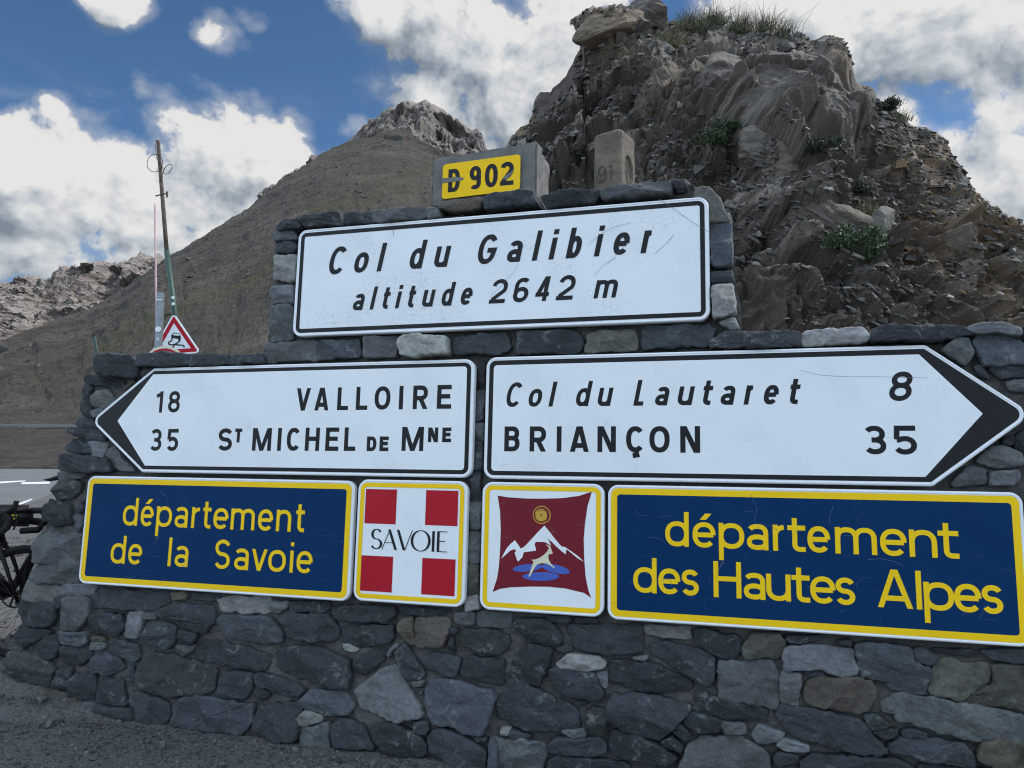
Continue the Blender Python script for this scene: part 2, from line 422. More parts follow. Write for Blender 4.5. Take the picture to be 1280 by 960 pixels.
def hill_mat():
    m, k, b = material('hill_scree')
    o = k.n('TexCoord').outputs['Object']
    t = k.n('Attribute', attribute_name='tint')
    n1 = k.noise(o, .05, 8, .62); n2 = k.noise(o, .9, 8, .72); n3 = k.noise(o, .25, 6, .7)
    c = k.ramp(n1, [(.35, (.066, .058, .050)), (.52, (.094, .082, .071)), (.68, (.130, .113, .096))])
    mp = k.n('Mapping'); k.l(o, mp.inputs[0]); mp.inputs['Rotation'].default_value = (0, R(36), 0)
    c = k.mix(k.sm(k.noise(k.vm('MULTIPLY', mp.outputs[0], (.030, .05, .30)), .9, 7, .68, .6), .40, .62, 0, .72), c, (.058, .051, .044))
    c = k.mix(k.sm(n2, .42, .68, 0, .6), c, (.034, .030, .027))
    c = k.mix(k.sm(k.noise(o, 1.7, 5, .75), .60, .72, 0, .7), c, (.14, .128, .115))
    c = k.mix(k.m('MULTIPLY', k.m('MULTIPLY', t.outputs['Alpha'], .65), k.sm(k.m('ADD', n3, k.m('MULTIPLY', n2, .6)), .62, .92)), c, (.062, .068, .024))
    k.l(c, b.inputs['Base Color']); b.inputs['Roughness'].default_value = .95; b.inputs['Specular IOR Level'].default_value = .15
    bump(k, b, k.m('ADD', n2, k.m('MULTIPLY', n3, 1.5)), .9, 1.1)
    return m
M['hill'] = hill_mat()
def mountain_mat():
    m, k, b = material('limestone_mountain')
    o = k.n('TexCoord').outputs['Object']
    mp = k.n('Mapping'); k.l(o, mp.inputs[0]); mp.inputs['Scale'].default_value = (1, 1, .45)
    n1 = k.noise(mp.outputs[0], .008, 9, .66, .8); n2 = k.noise(mp.outputs[0], .05, 8, .7)
    ge = k.n('NewGeometry'); sx = k.n('SeparateXYZ'); k.l(ge.outputs['Normal'], sx.inputs[0])
    flat = k.sm(sx.outputs[2], .5, .8)                               # pale scree lies on the gentler ground
    c = k.ramp(n1, [(.34, (.150, .130, .120)), (.5, (.20, .174, .160)), (.66, (.255, .222, .20))])
    c = k.mix(k.sm(n2, .45, .62, 0, .6), c, (.135, .12, .115))
    c = k.mix(k.m('MULTIPLY', flat, .75), c, (.28, .243, .215))
    k.l(c, b.inputs['Base Color']); b.inputs['Roughness'].default_value = .95; b.inputs['Specular IOR Level'].default_value = .1
    bump(k, b, k.m('ADD', n1, n2), .7, 8)
    return m
M['mountain'] = mountain_mat()

def grid_faces(nr, nc, wrap=False):
    i = np.arange(nr - 1)[:, None]; j = np.arange(nc - 1)[None, :]
    a = i * nc + j
    return np.stack([a, a + 1, a + nc + 1, a + nc], -1).reshape(-1, 4)

# ================================================================== SETTING
def lin(x, xs, ys): return np.interp(x, xs, ys)

# ground: one sheet out to the horizon
gr = [(-6000, -3000), (6000, -3000), (6000, 9000), (-6000, 9000)]
nx = 60
gv = np.array([[x, y, 0] for y in np.concatenate([np.linspace(-40, 60, nx), [200, 900, 9000]]) for x in np.concatenate([[-6000, -500, -100], np.linspace(-40, 40, nx), [100, 500, 6000]])], float)
put_props(mesh('gravel_ground', gv, grid_faces(nx + 3, nx + 6), M['gravel']), kind='structure')

# low gravel bank behind and beside the left end of the wall
bx_, by_ = np.meshgrid(np.linspace(-14, 1.5, 110), np.linspace(4.35, 20, 90))
ss = lambda a, b, x: (lambda t: t * t * (3 - 2 * t))(np.clip((x - a) / (b - a), 0, 1))
bz_ = .30 * ss(4.4, 5.15, by_ + .0 * bx_) * (1 - ss(9, 18, by_)) * ss(-13.5, -9, bx_) * (1 - ss(-.5, 1.2, bx_)) + (fbm(np.stack([bx_ * 2, by_ * 2, bx_ * 0], -1), 4, 2) - .5) * .05 - .012
bk_ = np.stack([bx_, by_, bz_], -1).reshape(-1, 3)
put_props(mesh('gravel_bank', bk_, grid_faces(90, 110), M['gravel'], smooth=True), kind='structure')
def bank(x, y):
    return float(bz_.reshape(-1)[np.argmin((bk_[:, 0] - x) ** 2 + (bk_[:, 1] - y) ** 2)])

def sheet(name, pts, z, mat):
    v = [(p[0], p[1], z) for p in pts]
    return put_props(mesh(name, v, [tuple(range(len(v)))], mat), kind='structure')
def gp(x, y): return on_ground(x, y)[:2]
e0, e1 = gp(0, 646), gp(42, 627.5)                 # near edge of the road, along the white line
ed = (e1 - e0) / np.linalg.norm(e1 - e0)
nrm = np.array([-ed[1], ed[0]])
far = 30
road = [e0 - ed * 60, e0 + ed * 45, e0 + ed * 45 + nrm * far, e0 - ed * 60 + nrm * far]
sheet('road', road, .006, M['asphalt'])
def mark(pts, k): return put_props(mesh('road_marking', [(*gp(*p), .011) for p in pts], [tuple(range(len(pts)))], M['paint']), kind='structure')
mark([(-30, 652), (0, 638.5), (30, 627), (41, 623.3), (38, 626.3), (12, 637), (0, 643), (-30, 660)], 0)
mark([(27, 603.2), (62, 602.2), (62, 605), (27, 605.6)], 1)
mark([(-20, 603.4), (14, 601.5), (32, 600.8), (32, 602), (0, 604.6), (-20, 607)], 2)

# hillside: fan of real terrain from the far side of the road up to its ridge
SIL = [(-300, 560), (-120, 480), (0, 428), (60, 405), (110, 388), (150, 366), (200, 330), (250, 297), (300, 266), (345, 232), (390, 200), (430, 179), (460, 170), (480, 164), (500, 161.5), (513, 164), (528, 175), (555, 190), (600, 204), (650, 216), (720, 240), (800, 270), (1000, 350), (1400, 470)]
na, nr_ = 640, 260
xs = np.linspace(-300, 1250, na)
ysil = lin(xs, *zip(*SIL))
Rf = lin(xs, [-300, 0, 120, 500, 1400], [62, 58, 55, 60, 60])
Rb = Rf + 13
Rr = lin(xs, [-300, 0, 300, 500, 620, 800, 1400], [150, 190, 300, 390, 330, 240, 180])
V = np.zeros((nr_, na, 3)); al = np.zeros((nr_, na))
prof = np.concatenate([np.linspace(0, 1, 22) ** 1.0 * .12, .12 + np.linspace(.004, .03, 6), np.linspace(.155, 1, nr_ - 78), 1 + np.linspace(.01, 1, 50)])
for a in range(na):
    y_ = ysil[a]
    # ridge is where a pixel's ray, taken out to the ridge distance, meets the sky
    pr = at_depth(xs[a], y_, 1.0) - CAM
    az = pr[:2] / np.linalg.norm(pr[:2]); tz = pr[2] / np.linalg.norm(pr[:2])
    zt = EYE + tz * Rr[a]
    zb = 2.7
    for_ = prof
    r_ = np.where(for_ < .12, Rf[a] + (Rb[a] - Rf[a]) * for_ / .12, 0)
    r_ = np.where((for_ >= .12) & (for_ < .152), Rb[a] + 5.0 * (for_ - .12) / .032, r_)
    s = np.clip((for_ - .152) / .848, 0, 1)
    r_ = np.where((for_ >= .152), (Rb[a] + 5) + (Rr[a] - Rb[a] - 5) * s, r_)
    z_ = np.where(for_ < .12, zb * (for_ / .12), zb + (zt - zb) * s ** 1.08)
    bk = np.clip(for_ - 1, 0, 1)
    r_ = r_ + bk * 260; z_ = z_ - bk * (zt + 6)
    V[:, a, 0] = az[0] * r_; V[:, a, 1] = az[1] * r_; V[:, a, 2] = z_
s2 = np.clip((prof - .152) / .848, 0, 1)[:, None] * np.ones((1, na))
P = V.copy()
amp = np.clip(s2 * 6, 0, 1) * (prof < 1.6)[:, None]
V[..., 2] += amp * ((fbm(P * .018, 4, 3) - .5) * 7.0 * np.sin(np.clip(s2, 0, 1) * math.pi) + (fbm(P * .12, 4, 5) - .5) * 2.6 + (fbm(P * .5, 3, 9, ridged=True) - .5) * .9)
gq = np.stack([np.repeat((xs * .022)[None], nr_, 0) + s2 * 1.3, s2 * 2.2, s2 * 0], -1)
gul = fbm(gq + (fbm(gq * 2, 3, 14)[..., None] - .5) * .5, 5, 12, .55, ridged=True)
V[..., 2] -= (gul - .55) * 2.6 * amp * np.sin(np.clip(s2, 0, 1) * math.pi) ** .7 * (s2 < 1)
V[..., 2] -= .3 * (prof <= 0.001)[:, None]
# crags near the summit
top = np.exp(-((xs - 520) / 55) ** 2)[None, :] * np.clip((s2 - .75) / .2, 0, 1)
f1_, f2_, cid = worley(P * np.array([.10, .06, .16]), 4)
V[..., 2] += top * (cid - .75) * 4.0 + 0
# streaks of grass follow bands across the slope
band = np.zeros((nr_, na))
pxy = None
Cc = (P - CAM) @ M_wc            # camera coords
px = 640 + FPX * Cc[..., 0] / np.maximum(-Cc[..., 2], .1); py = 480 - FPX * Cc[..., 1] / np.maximum(-Cc[..., 2], .1)
for (x0, y0, x1, y1, wd, st) in [(130, 430, 215, 392, 9, 1.0), (205, 395, 330, 345, 8, 1.0), (260, 350, 300, 332, 5, .6), (395, 262, 520, 225, 14, .75), (440, 232, 560, 205, 9, .6), (330, 330, 420, 300, 12, .55), (20, 470, 120, 440, 10, .35), (150, 460, 340, 430, 12, .35)]:
    t = np.clip(((px - x0) * (x1 - x0) + (py - y0) * (y1 - y0)) / ((x1 - x0) ** 2 + (y1 - y0) ** 2), 0, 1)
    dd = np.hypot(px - (x0 + t * (x1 - x0)), py - (y0 + t * (y1 - y0)))
    band = np.maximum(band, np.exp(-(dd / wd) ** 2) * st)
tint = np.ones((nr_, na, 4)); tint[..., 3] = band
put_props(mesh('hillside', V.reshape(-1, 3), grid_faces(nr_, na), M['hill'], smooth=False, tint=tint), kind='structure')
HILL = V
# upper road bench along the foot of the hill
i0, i1 = 23, 27
ub = []
for a in range(0, 420, 4):
    ub += [V[i0, a] + np.array([0, 0, .12]), V[i1, a] + np.array([0, 0, .14])]
put_props(mesh('upper_road', np.array(ub), [(2 * i, 2 * i + 2, 2 * i + 3, 2 * i + 1) for i in range(len(ub) // 2 - 1)], M['asphalt']), kind='structure')

gm = MB(); g0 = V[i0, 150]
top_ = [Vector((V[i0, a] + np.array([0, 0, .34]) - g0).tolist()) for a in range(40, 420, 4)]
for p_, q_ in zip(top_[:-1], top_[1:]): gm.add([p_ - Vector((0, 0, .10)), q_ - Vector((0, 0, .10)), q_ + Vector((0, 0, .10)), p_ + Vector((0, 0, .10)), p_ + Vector((0, 0.08, -.10)), q_ + Vector((0, 0.08, -.10)), q_ + Vector((0, 0.08, .10)), p_ + Vector((0, 0.08, .10))], [(0, 1, 2, 3), (7, 6, 5, 4), (3, 2, 6, 7), (0, 4, 5, 1)])
rail = empty('guard_rail', g0, 'pale low guard rail along the upper road at the foot of the hill', 'guard rail')
M['rail'] = plain('guard_rail_metal', (.20, .19, .18), .7, .1)
gm.build('beam', M['rail'], rail)
for i_, p_ in enumerate(top_[::2]):
    pm_ = MB(); pm_.box(p_ + Vector((0, .14, -.2)), (.1, .1, .5)); pm_.build('post', M['rail'], rail)

def rocks(name, pts, sizes, cols, mat, flat=.55, orient=None, seed=1, label=None):
    """many small angular stones in one mesh"""
    r = np.random.default_rng(seed); n = len(pts)
    base = np.array([(x, y, z) for x in (-1, 1) for y in (-1, 1) for z in (-1, 1)], float)
    vv = np.repeat(base[None], n, 0) * (1 + r.uniform(-.45, .2, (n, 8, 3)))
    vv[:, 1::2, :2] *= r.uniform(.45, .95, (n, 1, 1))
    sc = np.stack([r.uniform(.7, 1.4, n), r.uniform(.5, 1.0, n), r.uniform(.25, flat * 1.4, n)], -1) * np.asarray(sizes)[:, None] * .5
    vv *= sc[:, None]
    an = r.uniform(0, 2 * math.pi, n)
    if orient is None:
        tl = r.normal(0, .35, n); tx = r.normal(0, .35, n)
    else:
        tl = r.normal(orient, .3, n); tx = r.normal(.3, .3, n); an = r.normal(0, .5, n)
    ca, sa = np.cos(an), np.sin(an); ct, st = np.cos(tl), np.sin(tl); cx, sx = np.cos(tx), np.sin(tx)
    Z = np.zeros(n); O = np.ones(n)
    Rz = np.stack([ca, -sa, Z, sa, ca, Z, Z, Z, O], -1).reshape(n, 3, 3)
    Ry = np.stack([ct, Z, st, Z, O, Z, -st, Z, ct], -1).reshape(n, 3, 3)
    Rx = np.stack([O, Z, Z, Z, cx, -sx, Z, sx, cx], -1).reshape(n, 3, 3)
    Q = Ry @ Rx @ Rz
    vv = np.einsum('nij,nkj->nki', Q, vv) + np.asarray(pts)[:, None]
    f0 = np.array([(0, 1, 3, 2), (4, 6, 7, 5), (0, 4, 5, 1), (2, 3, 7, 6), (0, 2, 6, 4), (1, 5, 7, 3)])
    ff = (f0[None] + (np.arange(n) * 8)[:, None, None]).reshape(-1, 4)
    tt = np.repeat(np.asarray(cols)[:, None, :], 8, 1).reshape(-1, 3)
    tt = np.concatenate([tt, np.zeros((len(tt), 1))], 1)
    return put_props(mesh(name, vv.reshape(-1, 3), ff, mat, tint=tt), kind='stuff', label=label)
# scattered stones on the hillside
n = 9000
ri = rng.integers(30, nr_ - 52, n); ci = rng.integers(0, na, n)
pt = V[ri, ci]
sz = np.exp(rng.normal(-.95, .55, n)) * (1 + 1.2 * (rng.random(n) > .98)) * np.clip(pt[:, 1] / 220, .35, 1.2)
gcol = rng.uniform(.035, .11, (n, 1)) * np.array([[1, .92, .84]])
rocks('hillside_stones', pt, sz, gcol, M['shard'], .7, seed=3)

# far mountains
def mountain(name, sil, depth, base_y, thick, seed, rough, nx_=560, ny_=230):
    xs = np.linspace(sil[0][0], sil[-1][0], nx_); ys = lin(xs, *zip(*sil))
    ys = ys + (fbm(np.stack([xs * .10, xs * 0, xs * 0], -1), 5, seed, .65) - .5) * rough
    T = np.concatenate([np.linspace(0, 1, ny_ - 40), 1 + np.linspace(.03, 1, 40)])
    Vv = np.zeros((ny_, nx_, 3))
    for a in range(nx_):
        pt_ = at_depth(xs[a], ys[a], depth); pb = at_depth(xs[a], base_y, depth - thick)
        f = np.clip(T, 0, 1); bk = np.clip(T - 1, 0, 1)
        Vv[:, a, 0] = pb[0] + (pt_[0] - pb[0]) * f ** .9
        Vv[:, a, 1] = pb[1] + (pt_[1] - pb[1]) * f ** .9 + bk * thick
        Vv[:, a, 2] = pb[2] + (pt_[2] - pb[2]) * f - bk * (pt_[2] + 50)
    P = Vv / depth * 3000
    rd = fbm(P * np.array([.0075, .004, .0022]) + (fbm(P * .004, 3, seed + 2)[..., None] - .5) * .9, 5, seed, .52, ridged=True)
    rd2 = fbm(P * np.array([.045, .02, .012]), 4, seed + 5, .5, ridged=True)
    a_ = (np.clip(T * 3, 0, 1) * np.clip((1.0 - T) * 7 + .12, .0, 1))[:, None]
    off = ((rd - .5) * 260 + (rd2 - .5) * 42) * depth / 3000
    Vv[..., 1] -= off * a_; Vv[..., 0] += (rd2 - .5) * 6 * a_ * depth / 3000
    Vv[..., 2] += (rd2 - .5) * 14 * a_ * depth / 3000
    return put_props(mesh(name, Vv.reshape(-1, 3), grid_faces(ny_, nx_), M['mountain'], smooth=False), kind='structure')
mountain('mountain_range', [(-180, 330), (-100, 350), (-40, 372), (0, 357), (20, 351), (45, 345), (62, 361), (75, 346), (90, 334), (108, 329), (130, 327), (150, 333), (162, 323), (170, 325), (176, 315), (190, 317), (203, 322), (230, 340), (300, 420)], 3600, 470, 1500, 21, 24)
mountain('mountain_peak', [(330, 245), (380, 215), (412, 187), (430, 180), (460, 156), (484, 140), (489, 133), (497, 136), (501, 129), (512, 126), (522, 128), (532, 124.5), (540, 130), (551, 136), (562, 144), (578, 153), (590, 163), (597, 162), (603, 170), (607, 182), (622, 205), (680, 260)], 2600, 330, 1100, 33, 6)

# ------------------------------------------------------------------ the crag behind the wall
YC = 14.0
CR = [(560, 262), (600, 222), (625, 196), (640, 170), (650, 158), (663, 152), (666, 138), (668, 125), (674, 116), (689, 113), (700, 103), (708, 94), (712, 84), (720, 70), (727, 58), (729, 28), (740, 22), (752, 16), (766, 10), (776, 2), (783, 5), (790, -1), (805, 0), (818, 7), (829, 12), (834, 20), (850, 22), (875, 26), (900, 30), (950, 34), (999, 42), (1016, 53), (1030, 47), (1043, 48), (1052, 62), (1059, 76), (1066, 96), (1071, 104), (1092, 108), (1097, 121), (1120, 131), (1139, 156), (1158, 158), (1172, 165), (1181, 171), (1189, 194), (1205, 216), (1211, 237), (1233, 256), (1255, 281), (1264, 302), (1272, 325), (1284, 348), (1310, 388), (1370, 450), (1440, 520)]
nc, nf, nbk = 760, 470, 50
xs = np.linspace(560, 1440, nc); ys = lin(xs, *zip(*CR))
T = np.concatenate([np.linspace(0, 1, nf), 1 + np.linspace(.02, 1, nbk)])
V = np.zeros((nf + nbk, nc, 3))
dcen = lin(xs, [560, 760, 1000, 1250, 1440], [.75, .98, 1.0, .74, .5])
for a in range(nc):
    p1 = at_depth(xs[a], ys[a], YC); Yf = 8.0 + (1 - dcen[a]) * 8
    f = np.clip(T, 0, 1); bk = np.clip(T - 1, 0, 1)
    Yp = Yf + (YC - Yf) * f ** 1.12
    V[:, a, 1] = Yp + bk * 9
    V[:, a, 0] = p1[0] / YC * (Yf + .35 * (YC - Yf) + .65 * (YC - Yf) * f) * 1.0
    V[:, a, 2] = (p1[2] * f - .3 * (1 - f)) * (1 - bk * .55)
    V[:, a, 0] += bk * (p1[0] - 5.0) * .25
P = V.copy()
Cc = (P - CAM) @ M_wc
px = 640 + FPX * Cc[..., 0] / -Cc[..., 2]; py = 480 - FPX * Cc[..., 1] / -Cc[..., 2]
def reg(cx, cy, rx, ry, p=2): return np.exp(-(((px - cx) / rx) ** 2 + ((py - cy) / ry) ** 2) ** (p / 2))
slab = np.clip(reg(985, 130, 95, 62, 4) + reg(880, 110, 70, 28, 4) * .8 + reg(1020, 165, 45, 45, 4) * .8, 0, 1)
# bedding: dips down to the left in the upper left, down to the right below
dipw = np.clip((px - 760) / 260 + (py - 190) / 170 + (fbm(P * .8, 3, 40) - .5) * 1.2, 0, 1)
dipw = dipw * dipw * (3 - 2 * dipw)
rough_ = 1 - .82 * slab
off = (fbm(P * .28, 3, 51) - .5) * 1.7
warp = (fbm(P * .9, 3, 41) - .5) * .9
parts, Qs, Cs = [], [], []
for th, sd_ in ((.70, 0), (-.40, 300)):
    al_ = P[..., 0] * math.cos(th) + P[..., 2] * math.sin(th)
    st = -P[..., 0] * math.sin(th) + P[..., 2] * math.cos(th) + P[..., 1] * .30 + warp
    Q = np.stack([al_, P[..., 1], st], -1)
    h1, g1, c1 = facets(Q * np.array([.40, .5, 1.6]), 65 + sd_, 1.6); o_ = h1 * .68 - np.where(g1 < .05, .12, 0)
    Qw = Q + (fbm(Q * 1.8, 3, 63 + sd_)[..., None] - .5) * .25
    h2, g2, c2 = facets(Qw * np.array([1.5, 1.3, 4.2]), 71 + sd_, 1.5); o_ = o_ + h2 * .40 - np.where(g2 < .06, .07, 0)
    h3, g3, c3 = facets(Qw * np.array([4.2, 3.6, 13.0]), 81 + sd_, 1.3); o_ = o_ + h3 * .16
    h4, g4, _ = facets(Qw * np.array([10., 9., 30.0]), 85 + sd_, 1.2); o_ = o_ + h4 * .06
    lay = st * 7.5 + (fbm(Q * 1.7, 3, 91) - .5) * 2.2; o_ = o_ + ((lay - np.floor(lay)) - .5) * .10 * np.clip(fbm(P * .7, 2, 96) * 3 - .9, 0, 1)
    parts.append(o_); Qs.append(Q); Cs.append(c2)
off += (parts[0] * (1 - dipw) + parts[1] * dipw) * rough_
Q = np.where((dipw > .5)[..., None], Qs[1], Qs[0]); c2 = np.where(dipw > .5, Cs[1], Cs[0])
off += (fbm(P * 9, 3, 99) - .5) * .05 * (1 - .5 * slab)
e1_, e2_, c4 = worley(Qs[0] * np.array([.75, .6, 1.3]) + (fbm(P * 2.5, 3, 97)[..., None] - .5) * .35, 77)
h5, g5, c4 = facets(Qs[0] * np.array([.62, .55, 1.1]) + (fbm(P * 2.5, 3, 97)[..., None] - .5) * .30, 77, 1.2)
h6, g6, _ = facets(Qs[0] * np.array([1.9, 1.6, 3.6]), 78, 1.1)
off += slab * (h5 * .62 + h6 * .12 - np.where(g5 < .03, .12, 0))
# individual masses one can pick out
off += slab * .75
off -= reg(985, 205, 110, 14) * .55                          # hollow under the big slab
off += reg(968, 200, 34, 34, 3) * .85 + reg(945, 190, 22, 22, 3) * .45
off += reg(1000, 275, 42, 36, 3) * .55 + reg(1045, 262, 40, 24, 3) * .35
off += reg(1225, 280, 60, 80, 3) * .6 + reg(1150, 210, 60, 50, 3) * .35
off += reg(760, 35, 42, 26, 3) * .7 - reg(745, 72, 30, 14) * .7
off += reg(1045, 70, 25, 30, 3) * .5
ed = np.clip(np.minimum(T / .04, 1), 0, 1)[:, None] * np.clip((1.75 - T) / .4, 0, 1)[:, None]
off *= ed * np.clip(lin(xs, *zip(*[(a, 620 - b) for a, b in CR])) / 420, .25, 1)[None, :]
for _ in range(1):                # let every break run over a few centimetres instead of one knife edge
    pad = np.pad(off, 1, mode='edge'); off = (pad[:-2, 1:-1] + pad[2:, 1:-1] + pad[1:-1, :-2] + pad[1:-1, 2:] + 2 * pad[1:-1, 1:-1]) / 6
# outward: toward the viewer and up, sideways near both flanks
side = (px - 960) / 480
cr = np.clip((T[:, None] - (.80 - .45 * np.clip(side * 2.2 - .5, 0, 1))) / (.20 + .35 * np.clip(side * 2.2 - .5, 0, 1)), 0, 1)
D = np.stack([side * .40 + 0 * cr, -.85 * (1 - .55 * cr) + 0 * px, (.42 + .25 * cr) * (1 - .75 * np.clip(side * 2.2 - .5, 0, 1))], -1)
D /= np.linalg.norm(D, axis=-1, keepdims=True)
Voff = off - cr * off.clip(None, 0) * .0
V = P + D * (off * (1 - .88 * cr))[..., None]
# overhanging lip of the top left block
lip = reg(745, 30, 22, 14, 3) * np.clip((T - .8) / .1, 0, 1)[:, None]; V[..., 0] -= lip * .30
# colour of the rock itself: dark shale, rusty right flank and blocks, pale broken ledges
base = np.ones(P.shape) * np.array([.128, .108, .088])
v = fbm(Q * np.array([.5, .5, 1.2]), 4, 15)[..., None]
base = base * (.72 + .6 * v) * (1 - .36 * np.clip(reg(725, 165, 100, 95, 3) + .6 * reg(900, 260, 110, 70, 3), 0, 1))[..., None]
rust = np.clip(reg(1215, 265, 60, 120, 2) * .8 + reg(1150, 200, 40, 40) * .3 + reg(1046, 72, 30, 35) * .9 + reg(755, 38, 40, 30) * .55 + reg(845, 120, 35, 22) * .5 + reg(1170, 300, 60, 60) * .3 + reg(655, 168, 20, 14) * .8, 0, 1)
rn = np.clip((fbm(P * 1.6, 4, 25) - .42) * 5, 0, 1)
rr = (rust * rn)[..., None]; base = base * (1 - rr) + np.array([.27, .175, .10]) * rr
spots = (np.clip((c2 - .93) * 30, 0, 1) * .75)[..., None]; base = base * (1 - spots) + np.array([.30, .26, .215]) * spots
sl_ = (slab * .75)[..., None]; base = base * (1 - sl_) + np.array([.122, .108, .093]) * (.75 + .5 * fbm(P * 2.2, 4, 35)[..., None]) * sl_
bd = np.clip(reg(962, 200, 36, 34, 3), 0, 1)[..., None]; base = base * (1 - .8 * bd) + np.array([.19, .168, .142]) * .8 * bd
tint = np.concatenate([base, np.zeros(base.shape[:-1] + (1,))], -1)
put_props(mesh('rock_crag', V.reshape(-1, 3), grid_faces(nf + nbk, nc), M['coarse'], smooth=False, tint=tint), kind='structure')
CRAG, CPX, CPY, CSLAB = V, px, py, slab

def shards(n, lo, mean, sd_, cap, seed, thr, flat, name, pale):
    r = np.random.default_rng(seed)
    ri = r.integers(110, nf - 4, n); ci = r.integers(20, nc - 20, n)
    keep = (slab[ri, ci] < .35) & (fbm(P[ri, ci] * 1.1, 3, 44) > thr)
    ri, ci = ri[keep], ci[keep]; n = len(ri)
    pt = V[ri, ci] + np.array([0, -.01, .0])
    sz = np.exp(r.normal(mean, sd_, n)).clip(lo, cap)
    u_ = r.random((n, 1)); rs_ = rust[ri, ci][:, None]
    gcol = np.where(u_ < 1 - pale, r.uniform(.07, .16, (n, 1)) * np.array([[1, .92, .84]]), r.uniform(.22, .36, (n, 1)) * np.array([[1, .93, .84]]))
    gcol = np.where((r.random((n, 1)) < .25 * rs_ + .006), np.array([[.17, .108, .058]]), gcol)
    return rocks(name, pt, sz, gcol, M['shard'], flat, orient=np.where(dipw[ri, ci] > .5, .38, -.55), seed=seed)
shards(34000, .02, -2.95, .5, .16, 5, .36, .24, 'crag_rubble', .10)
shards(420, .12, -1.65, .35, .34, 6, .46, .5, 'crag_boulders', .12)

# ================================================================== STONE WALL
def tiles(ox, oy, s): return lambda pts: [(ox + x * s, oy + y * s) for x, y in pts]
A = tiles(0, 720, .25); B = tiles(300, 720, .25); Cc_ = tiles(600, 720, .25); Dt = tiles(900, 750, .21875); Et = tiles(1040, 780, .1875)
Ft = tiles(40, 420, .15625); Gt = tiles(20, 560, 1 / 6); Ht = tiles(310, 240, .22907); Jt = tiles(320, 380, .3125); Kt = tiles(680, 380, .34375)
Rt = tiles(880, 380, .3125); Lt = tiles(780, 220, .2293); Mt = tiles(520, 150, .2344); Nt = tiles(560, 440, .354); Pt = lambda p: p
